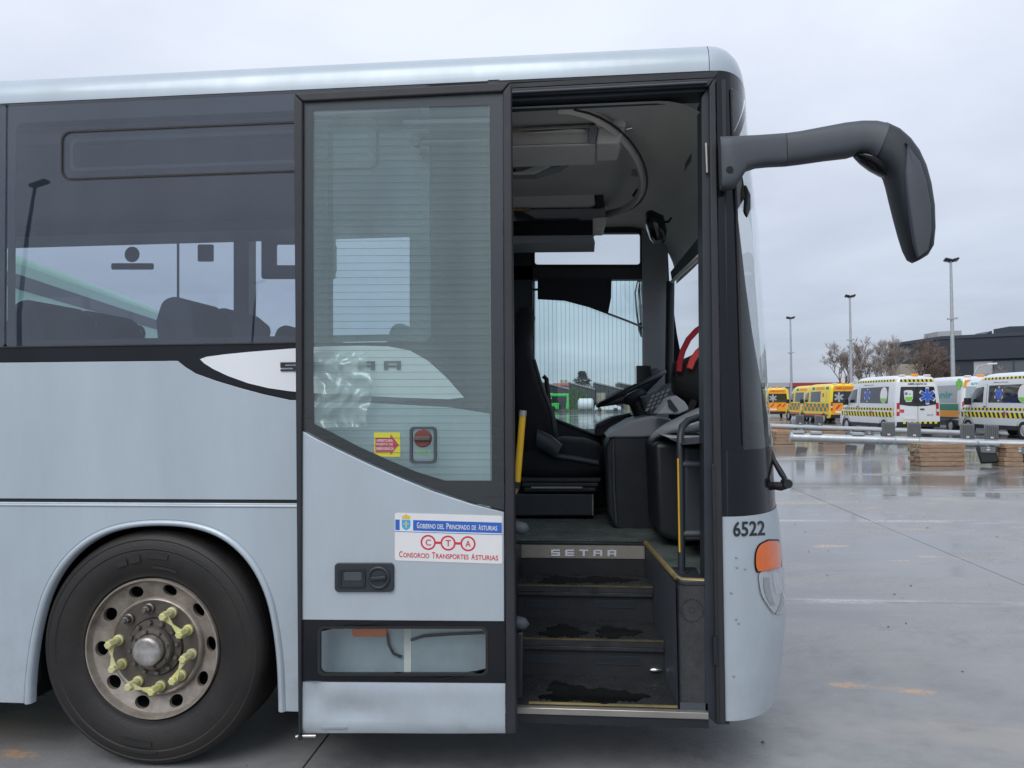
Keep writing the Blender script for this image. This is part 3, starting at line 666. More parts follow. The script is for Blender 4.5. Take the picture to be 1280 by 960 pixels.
MB().px([bil(u, v) for u, v in ((.07, .125), (.066, .06), (.085, .05), (.105, .02), (.125, .05), (.144, .06), (.14, .125))], y2, y1+.0003).build('crest_crown', 'print_gold', door)
def sticktext(t, u0, v0, u1, v1, m, yy=y2-.0006):
    vs_, fs = text_geo(t); MB().add([P(*bil(u0+(u1-u0)*a, v1+(v0-v1)*c), yy) for a, c in vs_], fs).build('lettering', m, door, fix=False)
def smallcaps(words, u0, u1, v0, v1, m):           # first letter large, rest smaller capitals
    tot = sum(len(w_)*.82+.18+.55 for w_ in words)-.55; un = (u1-u0)/tot; u = u0; h = v1-v0
    for w_ in words:
        if w_ in ('DEL', 'DE'):
            sticktext(w_, u, v0+h*.22, u+un*(len(w_)*.82-.12), v1, m); u += un*(len(w_)*.82+.18+.55); continue
        sticktext(w_[0], u, v0, u+un*.84, v1, m); u += un
        n_ = len(w_)-1; sticktext(w_[1:], u+un*.02, v0+h*.22, u+un*(n_*.82-.12), v1, m); u += un*(n_*.82+.55)
smallcaps(['GOBIERNO', 'DEL', 'PRINCIPADO', 'DE', 'ASTURIAS'], .205, .955, .185, .31, 'print_white')
smallcaps(['CONSORCIO', 'TRANSPORTES', 'ASTURIAS'], .04, .965, .80, .93, 'print_red')
for u, ch in ((.31, 'C'), (.495, 'T'), (.68, 'A')):
    n = 28; ro, ri = .071, .055; asp = 134.5/60
    f_ = lambda r_: [(p.x, p.z) for p in (P(*bil(u+r_*math.cos(2*PI*k/n), .60+r_*asp*math.sin(2*PI*k/n)), y2) for k in range(n))]
    MB().ring(f_(ro), f_(ri), y2, y1+.0002).build('logo_ring', 'print_red', door)
    sticktext(ch, u-.024, .535, u+.026, .665, 'print_red')
for u0, u1 in ((.381, .424), (.566, .609)):
    MB().px([bil(u, v) for u, v in ((u0, .575), (u1, .575), (u1, .625), (u0, .625))], y2, y1+.0002).build('logo_link', 'print_red', door)
# emergency notice and inside release seen through the glass
MB().px([(467.5, 540.5), (500, 540.5), (500.3, 571), (467.8, 570.5)], DY+.0112, DY+.0127).build('emergency_notice', 'print_yellow', door)
MB().px([(469.3, 547), (488, 547), (488, 542.5), (498.5, 556), (488, 569), (488, 565), (469.3, 565)], DY+.0104, DY+.0111).build('notice_arrow', 'print_red', door)
for k, t in enumerate(('APERTURA', 'PUERTA DE', 'EMERGENCIA')):
    MB().pxtext(t, 470.5, 549+5*k, 491+1.5*(k > 1), 552.5+5*k, DY+.0100).build('lettering', 'print_white', door, fix=False)
MB().ring(dx(rr(512, 533.5, 545, 579.5, 5)), dx(rr(515, 536.5, 542, 576.5, 4)), DY-.002, DY+.02).build('release_frame', 'trim_mid', door)
c = P(528.5, 548, DY+.004); MB().lathe([(.037, .01), (.037, -.004), (.033, -.008), (0, -.008)], c, 28).build('release_knob', 'release_red', door, smooth=40)
MB().obox(c+Vector((0, -.012, 0)), (.034, 0, .0), (0, .006, 0), (0, 0, .009)).build('release_bar', 'rim_dark', door, bevel=.003)
MB().pxtext('AIR 2', 521, 562, 538, 567.5, DY+.0105).build('lettering', 'van_lime', door, fix=False)
# rods and arms of the door gear, seen through the glass and at the inner edge
MB().tube([P(520, 179, DY+.05), P(625, 176, DY+.05)], .012, 10).build('door_rod', 'trim_dark', door, smooth=60)
MB().lathe([(0, -.02), (.022, -.02), (.022, .02), (0, .02)], P(520, 177, DY+.05), 16).build('rod_joint', 'black', door, smooth=50)
MB().tube([P(505, 156, DY+.06), P(628, 153, DY+.06)], .02, 10).build('door_rail', 'trim_mid', door, smooth=60)
for x_, y_, l_ in ((652, 660, .0), (653, 779, .0)):
    MB().tube([P(634, y_+1, DY+.09), P(646, y_-1, DY+.09), P(655, y_+1, DY+.09), P(659.5, y_+4, DY+.09)], [.026, .028, .026, .014], 12).build('guide_arm', 'trim_mid', door, smooth=60)
MB().px([(642, 792), (654, 790), (652.5, 872), (642, 874)], DY+.07, DY+.12).build('guide_post', 'black', door, bevel=.008)
yh = MB().tube([P(653.5, 517, .03), P(646.5, 603, .03)], .0145, 14).build('door_grab_handle', 'yellow', door, smooth=60)
MB().tube([P(653.2, 520, .03), P(653.9, 513, .03)], .0165, 12).build('handle_socket', 'alu', door, smooth=60)
MB().tube([P(646.4, 602, .03), P(645.8, 607, .03), P(645, 611, .03)], [.0165, .016, .013], 12).build('handle_socket', 'black', door, smooth=60)
MB().tube([P(645.5, 609, .03), P(643, 617, .03)], [.014, .011], 12).build('handle_end', 'brass', door, smooth=60)
# on the body behind the door's lower pane: marker lamp and loose cable
MB().px(rr(440, 783, 483, 796, 4), -.02, 0).build('side_marker_lamp', 'orange_lens', coach, bevel=.003)
MB().tube([P(484, 792, -.01), P(486, 806, -.015), P(492, 817, -.02), P(502, 821, -.01)], .006, 8).build('marker_cable', 'black', coach, smooth=60)
MB().tube([P(514, 800, -.008), P(530, 795, -.012), P(560, 793, -.012), P(606, 791, -.01)], .006, 8).build('marker_cable', 'black', coach, smooth=60)
MB().px([(505, 784), (514, 784), (514, 846), (505, 846)], -.004, 0).build('panel_strip', 'trim_light', coach)
# crumpled pale sheet, stands in for an unidentified pale patch behind the door glass
pl = []; random.seed(11)
rn = [[random.uniform(-.012, .012) for _ in range(10)] for _ in range(13)]
for j in range(13):
    pl.append([P(394+68*(i/9)+rn[j][i]*260-6*math.sin(j*.8), 440+94*j/12+rn[12-j][i]*120, -.075+rn[j][9-i]*2.4) for i in range(10)])
pw_ = MB().grid(pl).build('crumpled_sheet', 'film_pale', None, smooth=180); sb_ = pw_.modifiers.new('soft', 'SUBSURF'); sb_.levels = sb_.render_levels = 2
tag(pw_, 'crumpled pale translucent wrapping tucked behind the slid door pane', 'sheeting')
# ------------------------------------------------------------------ door opening
def cp(name, m, pts, y0, y1, par=None, bev=0, **k): return MB().px(pts, y0, y1).build(name, m, par or coach, bevel=bev, **k)
XJ = P(878, 500).x; ZT = P(760, 128).z
# outer rubber lengths round the opening
cp('opening_seal', 'seal', [(622, 111), (893.5, 97), (886, 108), (622, 121)], -.012, .03, bev=.005)
cp('opening_seal', 'seal', [(886.5, 108), (894, 97), (907.5, 906), (895, 906)], -.014, .03, bev=.005)
cp('opening_header', 'black', [(622, 103), (640, 104.5), (889, 90), (898, 89.5), (893, 96.5), (622, 110.5)], .0, .04)
MB().tube([P(625, 116.5, -.02), P(884, 103, -.02)], .006, 8).build('seal_lip', 'trim_mid', coach, smooth=60)
cp('opening_header', 'trim_dark', [(622, 121.5), (885.5, 108.5), (881, 114), (625, 127)], .012, .14)
cp('opening_jamb', 'trim_dark', [(877, 122), (886, 108.5), (895, 905), (882, 892)], .012, .14)
cp('opening_jamb', 'black', [(896, 100), (907, 99), (912, 905), (906.5, 905)], .003, .04)
cp('jamb_channel', 'rubber', [(890, 580), (894, 580), (900, 905), (896, 905)], -.02, -.006, bev=.002)
MB().tube([P(882.5, 179, .0), P(884, 216, .0)], .006, 8).build('jamb_latch', 'alu', coach, smooth=50)
MB().tube([P(893.5, 795, -.02), P(894.5, 830, -.02)], .011, 8).build('jamb_bolt', 'black', coach, smooth=50)
MB().box(-.40, -.35, .0, .10, .30, 3.0).build('opening_jamb', 'trim_dark', coach)
# ------------------------------------------------------------------ entrance steps
Z1, Y1, Z2, Y2, Z3, Y3, ZF = .329, .361, .5015, .6686, .6753, .918, .847
XL = -.345
def xr(Y): return .382-(.382-.318)*Y/.92
steps = part('entrance_steps', coach)
def tread(y0, y1, z, nm='tread'):
    b = MB(); b.prism([(XL, y0, z), (xr(y0), y0, z), (xr(y1), y1, z), (XL, y1, z)], [(XL, y0, z-.03), (xr(y0), y0, z-.03), (xr(y1), y1, z-.03), (XL, y1, z-.03)])
    t_ = b.build(nm, 'step_rubber', steps)
    st = MB(); k = 0; y = y0+.03
    while y < y1-.02:                                             # raised grip studs
        x_ = XL+.02+.012*(k % 2)
        while x_ < xr(y)-.03: st.box(x_, x_+.013, y, y+.013, z, z+.0028); x_ += .027
        y += .024; k += 1
    st.build('grip_studs', 'step_rubber', steps, kind='stuff')
def riser(Y, za, zb_):
    MB().box(XL, xr(Y), Y, Y+.02, za, zb_).build('riser', 'step_riser', steps)
    MB().box(XL, xr(Y), Y-.018, Y-.0005, zb_-.022, zb_-.0005).build('nosing', 'step_rubber', steps, bevel=.004)
tread(.02, Y1, Z1); tread(Y1-.02, Y2, Z2); tread(Y2-.02, Y3, Z3)
riser(Y1, Z1, Z2-.031); riser(Y2, Z2, Z3-.031)
MB().box(XL, xr(Y3), Y3, Y3+.02, Z3, ZF-.004).build('riser', 'step_riser', steps)
for (y, z) in ((.02, Z1), (Y1-.02, Z2), (Y2-.02, Z3)):
    MB().box(XL+.1 if y < .1 else XL, xr(y)-.004, y-.003, y+.009, z-.003, z+.0032).build('nosing_strip', 'brass' if y < .1 else 'brass_dark', steps)
MB().box(-.352, .50, -.012, .02, Z1-.036, Z1-.008).build('sill_strip', 'alu', steps, bevel=.003)
MB().box(-.352, .50, -.004, .03, Z1-.075, Z1-.037).build('sill_skirt', 'black', steps)
# slotted kick grilles in the risers
for (x0, y0, x1, y1, Y) in ((658, 750, 709, 759, Y2), (743, 750, 794, 759, Y2), (655, 819, 709, 828, Y1), (746, 820, 802, 830, Y1)):
    A, B = P(x0, y1, Y), P(x1, y0, Y)
    gr = MB().ring(rr(A.x, A.z, B.x, B.z, .008, 3), rr(A.x+.006, A.z+.006, B.x-.006, B.z-.006, .004, 3), Y-.004, Y).build('kick_grille', 'trim_dark', steps)
    sl_ = MB(); n = 5
    for k in range(n):
        z_ = A.z+.006+(B.z-A.z-.012)*(k+.5)/n; sl_.box(A.x+.006, B.x-.006, Y-.003, Y-.0005, z_-.0022, z_+.0022)
    for k in range(1, 4): xk = A.x+(B.x-A.x)*k/4; sl_.box(xk-.002, xk+.002, Y-.0035, Y-.0004, A.z+.005, B.z-.005)
    sl_.build('grille_slats', 'trim_dark', steps, kind='stuff')
MB().loft([((812, 836), (812, 838), .01, 0), ((815, 834), (815, 840), .014, 0), ((822, 834), (822, 840), .014, 0), ((827, 836), (827, 838), .01, 0)], Y1-.004, 10, 2).build('step_lamp', 'chrome', steps, smooth=60)
# threshold plate with raised lettering
MB().box(-.40, .316, Y3-.006, Y3-.0005, .762, .832).build('threshold_plate', 'plate', steps)
# standing water on the treads
random.seed(21)
for iq, (px_, py_, rx, ry_, z) in enumerate(((705, 725, 30, 4.2, Z3), (755, 724.5, 34, 3.6, Z3), (704, 789, 26, 7.5, Z2), (770, 790, 26, 6.5, Z2), (720, 868, 40, 9, Z1), (765, 870, 36, 8.5, Z1), (700, 858, 16, 6, Z1))):
    pts = []; ph = random.uniform(0, 6)
    for k in range(72):
        a = 2*PI*k/72; f_ = 1+.2*math.sin(3*a+ph)+.13*math.sin(7*a+2*ph)+.06*math.sin(17*a+ph)+random.uniform(-.03, .03); pts.append(PZ(px_+rx*f_*math.cos(a), py_+ry_*f_*math.sin(a), z+.0034+.0003*iq))
    MB().prism(pts, [p-Vector((0, 0, .002)) for p in pts]).build('water_patch', 'water_film', steps)
setra('letter', 689, 694.5, 17.6, 11, 8, Y3-.006, .006, 'chrome', steps, .15)
MB().box(-.42, .318, Y3-.008, Y3+.03, .833, ZF+.001).build('threshold_nosing', 'black', steps, bevel=.004)
# stairwell side and carpeted column
MB().add([(xr(.0), .03, .26), (xr(.92), .93, .26), (xr(.92), .93, ZF-.005), (xr(0)-.006, .03, ZF-.005)], [(0, 1, 2, 3)]).build('stairwell_side', 'trim_mid', steps)
MB().add([(XL, -.0, .26), (XL, .95, .26), (XL, .95, ZF-.005), (XL, .0, ZF-.005)], [(0, 1, 2, 3)]).build('stairwell_side', 'trim_dark', steps)
cpl = P(845, 800, .03); 
colm = [(.385, .10), (.387, .06), (.395, .035), (.415, .022), (.45, .018), (.50, .018), (.50, .3), (.385, .3)]
MB().prism([(x_, y_, .30) for x_, y_ in colm], [(x_, y_, ZF-.012) for x_, y_ in colm]).build('carpet_column', 'carpet', coach, smooth=40)
MB().prism([(x_-.003, y_-.003, ZF-.012) for x_, y_ in colm], [(x_-.003, y_-.004, ZF+.006) for x_, y_ in colm]).build('platform_edge', 'trim_dark', coach, smooth=40, bevel=.003)
ho = MB()
for k in range(22):
    a = 2*PI*k/22; ho.lathe([(0, 0), (.004, 0)], P(865, 763, .017)+Vector((.046*math.cos(a), -.0005, .046*math.sin(a))), 6)
for k in range(6):
    a = 2*PI*k/6; ho.lathe([(0, 0), (.003, 0)], P(865, 763, .017)+Vector((.012*math.cos(a), -.0005, .012*math.sin(a))), 6)
ho.build('speaker_holes', 'black', coach, kind='stuff')
MB().box(.387, .50, .012, .018, .30, .35).build('column_kick_plate', 'trim_mid', coach)
# platform floor
fl = MB().prism([(-.40, Y3+.03, ZF), (.325, Y3+.03, ZF), (.39, .09, ZF), (.40, .045, ZF), (.52, .045, ZF), (.72, .3, ZF), (.72, 2.46, ZF), (-.40, 2.46, ZF)], [(-.40, Y3+.03, ZF-.03), (.325, Y3+.03, ZF-.03), (.39, .09, ZF-.03), (.40, .045, ZF-.03), (.52, .045, ZF-.03), (.72, .3, ZF-.03), (.72, 2.46, ZF-.03), (-.40, 2.46, ZF-.03)]).build('platform_floor', 'vinyl', coach)
MB().box(BX0+.1, -.401, .525, 2.46, ZF-.05, ZF+.002).build('aisle_floor', 'vinyl', coach)
MB().box(WX+.68, -.401, .06, .524, ZF-.05, ZF+.002).build('aisle_floor', 'vinyl', coach)
MB().tube([(.318, Y3, ZF+.004), (.355, .48, ZF+.004), (.388, .085, ZF+.004), (.405, .04, ZF+.004), (.50, .03, ZF+.004)], .012, 8, (1, .5)).build('platform_nosing', 'brass', coach, smooth=50)
# ------------------------------------------------------------------ interior shell
def farwall(name, m, pts, y0=2.47, y1=2.55, **k): return cp(name, m, pts, y0, y1, **k)
# driver's side: posts, rails and sill round two panes
farwall('window_rail', 'trim_dark', [(560, 332), (834, 332), (834, 349), (560, 350)])
farwall('window_post', 'trim_dark', [(560, 240), (666, 240), (666, 560), (560, 560)])
farwall('window_head', 'trim_dark', [(666, 240), (834, 240), (834, 290), (666, 291)])
farwall('screen_post', 'trim_grey', [(802, 280), (835, 280), (836, 620), (806, 620)], y0=2.45)
farwall('window_sill', 'trim_dark', [(666, 508), (683, 520), (746, 546), (806, 547), (806, 700), (560, 700), (560, 470)])
MB().tube([P(668, 509, 2.46), P(683, 520, 2.46), P(746, 545.5, 2.46), P(800, 547, 2.46)], .012, 8).build('sill_edge', 'trim_mid', coach, smooth=60)
cp('quarter_light', 'glass_clear', [(666, 290), (802, 289), (802, 332.5), (666, 333)], 2.50, 2.506)
MB().ring(p2xz(rr(664, 288, 804, 335, 6), 2.48), p2xz(rr(668.5, 291.5, 800, 331, 4), 2.48), 2.465, 2.5).build('quarter_light_gasket', 'rubber', coach)
dw = cp('driver_window', 'glass_driver', [(664, 347), (806, 347), (806, 548), (664, 548)], 2.50, 2.506)
dwr = MB()
for k in range(26):
    a, b = P(669+5.35*k, 349, 2.495), P(669+5.35*k+1.4, 546, 2.495); dwr.obox((a+b)/2, (b-a)/2, (.0009, 0, 0), (0, .0008, 0))
dwr.build('heating_wires', 'trim_mid', dw, kind='stuff')
# passenger far side
XP = P(560, 400, 2.5).x
MB().box(BX0, XP, 2.47, 2.55, .3, 1.86).build('far_side_panel', 'trim_dark', coach)
MB().box(BX0, .55, 2.47, 2.548, 2.93, 3.0).build('far_side_head', 'trim_dark', coach)
MB().box(BX0, .55, 2.551, 2.556, .27, 1.4).build('far_side_skin', 'silver', coach)
for i, (a, b) in enumerate(((292, 311), (-130, -95), (512, 545))):
    farwall('far_window_post', 'trim_dark', [(a, 250), (b, 250), (b, 500), (a, 500)], 2.42)
for xx in (-5.9, -7.4, -8.9, -10.3): MB().box(xx-.08, xx+.08, 2.42, 2.55, 1.8, 2.95).build('far_window_post', 'trim_dark', coach)
MB().box(BX0+.06, XP-.002, 2.50, 2.505, 1.86, 2.94).build('far_window', 'glass_clear', coach)
cp('window_divider', 'trim_grey', [(221, 302), (223.5, 302), (223.5, 420), (221, 420)], 2.49, 2.5)
MB().lathe([(0, 0), (.062, 0), (.062, .003), (0, .003)], P(165, 318, 2.485), 28).build('round_sticker', 'trim_dark', coach)
for rct in (rr(139, 329, 192, 337, 2), rr(247, 305.5, 267, 327, 2)): cp('window_sticker', 'trim_dark', rct, 2.485, 2.489)
MB().ring(p2xz(rr(328, 296, 420, 349, 3), 2.46), p2xz(rr(346.5, 306, 395, 332, 2), 2.46), 2.44, 2.46).build('route_board_frame', 'trim_dark', coach)
cp('route_board_panel', 'trim_dark', rr(395, 306, 420, 340, 2), 2.44, 2.46)
# lining of the near side
MB().box(BX0, -.41, .035, .07, 1.2, 1.85).build('near_side_lining', 'trim_dark', coach)
MB().box(BX0, .53, .03, .12, 2.915, 3.0).build('near_side_head', 'trim_dark', coach)
cp('pillar_trim', 'trim_mid', [(390, 130), (410, 130), (410, 432), (390, 432)], .06, .13)
MB().box(-.62, -.36, .04, .16, .85, 2.95).build('door_pillar', 'trim_dark', coach)
# ceiling, ducts and racks
MB().grid([[(x_, y, z) for y, z in ((.06, 2.90), (.2, 2.93), (.6, 2.955), (1.275, 2.965), (1.9, 2.955), (2.3, 2.93), (2.49, 2.90))] for x_ in (-.62, -.4, .33)]).build('ceiling', 'ceiling', coach, smooth=50)
MB().grid([[(x_, y, z) for y, z in ((.06, 2.90), (.2, 2.93), (.6, 2.955), (1.275, 2.965), (1.9, 2.955), (2.3, 2.93), (2.49, 2.90))] for x_ in (BX0+.05, -5, -.62)]).build('ceiling', 'ceiling_dim', coach, smooth=50)
rows = []
for t in range(13):
    u = t/12; ang = u*PI/2
    rows.append([(.33+(.36+.04*math.sin(PI*min(1, max(0, (y-.06)/2.43))))*math.sin(ang), y, 2.47+(lerp([(.06, 2.90), (.2, 2.93), (.6, 2.955), (1.275, 2.965), (1.9, 2.955), (2.3, 2.93), (2.49, 2.90)], y)-2.47)*math.cos(ang)) for y in [.06+2.43*k/20 for k in range(21)]])
MB().grid(rows).build('front_headliner', 'header', coach, smooth=60)
MB().box(BX0+.05, -.36, .09, .48, 2.83, 2.91).build('near_air_duct', 'trim_mid', coach, bevel=.03, seg=3)
MB().box(BX0+.05, -.55, 2.0, 2.44, 2.855, 2.925).build('far_air_duct', 'trim_mid', coach, bevel=.03, seg=3)
# raised dome ring in the cab ceiling
c0 = Vector((-.12, 1.22, 2.945)); pth = [c0+Vector((.46*math.cos(a), 1.05*math.sin(a), -.012-.10*max(0, math.cos(a))**2)) for a in [R(-88+176*k/26) for k in range(27)]]
MB().tube(pth, .028, 8, (1, .6)).build('ceiling_cove', 'header', coach, smooth=60)
MB().tube([p+Vector((.03, 0, -.01)) for p in pth], .006, 6).build('cove_joint', 'black', coach, smooth=60)
# luggage rack end above the doorway
rk = part('rack_end', coach); ry = .42
cp('rack_beam', 'trim_light', [(560, 146), (739, 139), (743, 153), (560, 160)], ry, ry+.25, rk, .006)
cp('rack_end_cap', 'trim_light', [(740, 138), (771, 136.5), (783, 152), (782, 158), (745, 158)], ry-.03, ry+.28, rk, .01)
cp('rack_end_cap', 'trim_light', [(748, 158.5), (782, 158.5), (774, 179), (745, 180)], ry-.02, ry+.25, rk, .01)
cp('rack_edge', 'alu', [(560, 164), (739, 155.5), (740, 159), (560, 167)], ry-.02, ry, rk, .002)
cp('rack_tray', 'trim_light', [(560, 168), (736, 160), (736, 178.5), (560, 184)], ry+.02, ry+.05, rk)
MB().loft([((656, 166), (656, 168), .01, 0), ((690, 163.5), (690, 167), .015, 0), ((714, 161), (714, 167), .02, 0), ((728, 161.5), (728, 166), .02, 0), ((732, 163), (732, 165), .01, 0)], ry+.0, 10, 2).build('reading_lamp', 'trim_light', rk, smooth=60)
cp('rack_clip', 'trim_grey', [(736, 156), (748, 156), (744, 179), (736, 179)], ry-.025, ry+.02, rk, .004)
cp('rack_floor', 'trim_light', [(560, 184.5), (744, 179), (744, 181), (560, 187)], ry-.01, ry+.3, rk)
MB().tube([P(783, 161.5, ry), P(790, 160, ry)], .008, 8).build('rack_hook', 'chrome', rk, smooth=50)
# loudspeaker grille with its curved bezel
sy = .95
cp('speaker_panel', 'trim_grey', [(600, 183), (716, 180), (718, 195), (700, 208), (670, 217), (600, 218)], sy, sy+.1)
bz = [(636, 216), (655, 213), (672, 206), (682, 195), (688, 182)]; bo2 = [(644, 217.5), (668, 216.5), (686, 208), (700, 196), (710, 183)]
MB().px(bz+bo2[::-1], sy-.025, sy-.001).build('speaker_bezel', 'trim_light', coach, bevel=.004)
sp_ = MB()
for j in range(5):
    for i in range(9):
        x_, y_ = 637+6.2*i+3*(j % 2), 190+5.6*j
        if x_ < 680-1.2*(y_-190)**1.05: sp_.lathe([(0, 0), (.0085, 0)], P(x_, y_, sy-.002), 8)
sp_.build('speaker_holes', 'black', coach, kind='stuff')
# driver's overhead locker
ly = 1.75
lk = part('overhead_locker', coach)
cp('locker_door', 'trim_light', [(560, 236), (742, 234), (744, 256), (738, 259), (560, 261)], ly, ly+.4, lk, .008)
cp('locker_cap', 'trim_dark', [(742.5, 236), (753, 235), (756, 258), (744, 260)], ly+.01, ly+.4, lk, .006)
cp('locker_rail', 'trim_grey', [(640, 262), (690, 261), (757, 260), (757, 270), (741, 284), (735, 284), (722, 273), (670, 274), (655, 265)], ly-.04, ly+.3, lk, .008)
cp('locker_lamp', 'trim_light', [(741, 272), (759, 271), (754, 288), (739, 288)], ly-.06, ly+.1, lk, .006)
MB().tube([P(560, 263, ly-.05), P(662, 262, ly-.05)], .011, 10).build('locker_strip', 'brass', lk, smooth=60)
cp('route_display', 'screen', [(560, 277), (741, 275), (741, 293), (560, 295)], ly-.1, ly+.2, lk, .004)
cp('route_display_base', 'trim_grey', [(560, 295.5), (741, 293.5), (744, 303), (560, 305)], ly-.12, ly+.2, lk, .004)
# hatch, hazard print and interior mirror
cp('ceiling_hatch', 'trim_grey', [(795, 182), (808, 187), (802, 220), (789, 219)], 1.25, 1.27)
cp('ceiling_mark', 'black', [(796, 235), (802, 243), (796, 251), (790, 244)], 1.5, 1.51)
MB().loft([((807, 267), (815, 265), .06, 0), ((807, 280), (829, 272), .09, 0), ((813, 297), (833, 291), .09, 0), ((818, 303), (831, 302), .06, 0)], 1.15, 14, 3.5).build('interior_mirror', 'screen', coach, smooth=45)
MB().tube([P(828, 278, 1.15), P(836, 277, 1.12), P(839, 272, 1.1)], .007, 8).build('mirror_stalk', 'black', coach, smooth=60)
# roller sun visor across the screen, screen header
MB().add([P(877, 292, .35), P(877, 318, .35), P(840, 352, 2.2), P(838, 340, 2.2)], [(0, 1, 2, 3)]).build('sun_visor', 'blind', coach)
vz = P(877, 318, .35); vw = P(840, 352, 2.2)
MB().tube([vz, vw], .012, 8).build('visor_bar', 'trim_light', coach, smooth=60)
MB().tube([P(838, 352, 2.3), P(836, 500, 2.3)], .03, 10).build('screen_frame', 'black', coach, smooth=60)
cp('header_vent', 'trim_mid', [(865, 190), (864, 201), (855, 215), (857, 203)], .5, .51)
# driver's roller blind and rod on the side window
cp('side_blind', 'blind', [(672, 347), (764.5, 348), (764, 372), (760, 393), (736, 384), (706, 376), (672, 374)], 2.43, 2.436)
MB().tube([P(760, 392, 2.43), P(784, 401, 2.43), P(806, 410, 2.43)], .008, 8).build('blind_rod', 'trim_grey', coach, smooth=60)
MB().tube([P(667.5, 350, 2.4), P(667.5, 450, 2.4), P(668, 470, 2.35)], .006, 8).build('belt_guide', 'black', coach, smooth=60)
MB().obox(P(668, 362, 2.4), (.025, 0, 0), (0, .02, 0), (0, 0, .006)).build('belt_anchor', 'black', coach)
# driver's mirror outside the far window
dm = MB().loft([((796, 352), (803, 350), .08, 0), ((793, 365), (807, 362), .1, 0), ((795, 392), (810, 389), .1, 0), ((798, 412), (810, 410), .1, 0), ((801, 421), (808, 420), .06, 0)], 2.85, 14, 3).build('driver_mirror', 'trim_dark', coach, smooth=45)
MB().loft([((797, 354), (801, 353), .06, 0), ((795, 366), (801, 364), .08, 0), ((797, 390), (803, 388), .08, 0), ((799, 404), (804, 403), .06, 0)], 2.745, 10, 3).build('mirror_glass', 'chrome', dm, smooth=45)

# ------------------------------------------------------------------ driver's seat
ds = part('driver_seat', coach)
MB().loft([((648, 388), (666, 386), .12, 0), ((645, 396), (668.5, 395), .16, 0), ((643, 415), (667, 414), .17, 0), ((642, 430), (664.5, 430), .17, 0), ((640, 450), (667.5, 446), .22, 0), ((640, 475), (674, 470), .24, 0), ((641, 500), (684, 495), .25, 0), ((644, 525), (694, 520), .25, 0), ((650, 548), (698, 545), .24, 0), ((655, 565), (694, 565), .2, 0)], 1.95, 20, 3.2).build('backrest', 'seat_fabric', ds, smooth=45)
MB().tube([P(667.5, 450, 1.72), P(676, 480, 1.70), P(689, 515, 1.70), P(693, 540, 1.70)], .012, 8).build('backrest_piping', 'trim_dark', ds, smooth=60)
MB().loft([((655, 556), (654, 596), .2, 0), ((680, 549), (680, 600), .25, 0), ((705, 545), (705, 600), .26, 0), ((730, 547), (730, 599), .26, 0), ((748, 553), (749, 594), .25, 0), ((756, 564), (755, 585), .2, 0)], 1.95, 18, 3.2).build('cushion', 'seat_fabric', ds, smooth=45)
MB().loft([((690, 566), (690, 572), .02, 0), ((720, 570), (720, 577), .02, 0), ((748, 575), (748, 582), .02, 0)], 1.69, 10, 2).build('seat_trim', 'trim_mid', ds, smooth=60)
MB().loft([((672, 535), (670, 560), .04, 0), ((690, 545), (683, 566), .05, 0), ((703, 556), (694, 574), .04, 0)], 1.66, 12, 2.6).build('seat_armrest', 'trim_dark', ds, smooth=50)
for k in range(3):
    cp('seat_bellows', 'black', rr(650+2*k, 597+6*k, 752-3*k, 603.5+6*k, 2), 1.68, 2.25, ds, .012)
cp('seat_lever', 'trim_grey', [(664, 608.5), (728, 608.5), (728, 610.5), (664, 610.5)], 1.66, 1.675, ds)
cp('seat_plinth', 'trim_dark', [(560, 617), (742, 617), (742, 645), (560, 645)], 1.70, 2.4, ds, .01)
MB().tube([P(741, 618, 1.69), P(741, 644, 1.69)], .006, 8).build('plinth_edge', 'alu', ds, smooth=50)
# belt stalk
MB().tube([P(679, 470, 2.2), P(683, 474, 2.2), P(686, 500, 2.2), P(690, 530, 2.2)], .016, 8, (1, .4)).build('seat_belt', 'black', ds, smooth=50)
# ------------------------------------------------------------------ dashboard and fare console
db = part('dashboard', coach)
cp('console_side', 'black', [(757, 560), (762, 548), (775, 541), (818, 541), (822, 672), (768, 661), (759, 640)], 1.38, 2.44, db, .015, seg=3)
cp('console_top', 'trim_grey', [(757, 548), (766, 539), (790, 526), (815, 520), (840, 524), (840, 545), (800, 547), (766, 547)], 1.36, 2.42, db, .012, seg=3)
MB().tube([P(766.5, 548, 1.35), P(767.5, 610, 1.35), P(770.5, 655, 1.35)], .008, 8).build('console_seam', 'trim_mid', db, smooth=60)
cp('fare_desk', 'black', [(817, 553), (882, 550), (882, 676), (860, 679), (838, 675), (822, 668)], .78, 1.36, db, .03, seg=4)
cp('desk_wing', 'trim_mid', [(856, 560), (884, 560), (884, 676), (856, 676)], .5, .8, db, .012)
MB().px([(828, 544), (845, 546), (882, 546), (882, 556), (856, 556), (844, 552)], .62, 1.2).build('desk_top', 'trim_grey', db, bevel=.006)
MB().loft([((812, 547), (814, 553), .02, .0), ((818, 540), (820, 548), .08, 0), ((832, 530), (838, 542), .15, 0), ((850, 521), (858, 541), .2, 0), ((868, 512), (872, 540), .22, 0), ((890, 504), (890, 538), .24, 0)], .95, 16, 2.6).build('dash_cowl', 'trim_grey', db, smooth=50)
MB().px([(838, 497), (845, 494), (856, 502), (863, 512), (848, 518), (822, 518)], 1.0, 1.3).build('ticket_machine', 'trim_grey', db, bevel=.008)
cp('ticket_slot', 'black', [(834, 500), (838, 499), (848, 513), (843, 515), (836, 509)], .99, 1.002, db)
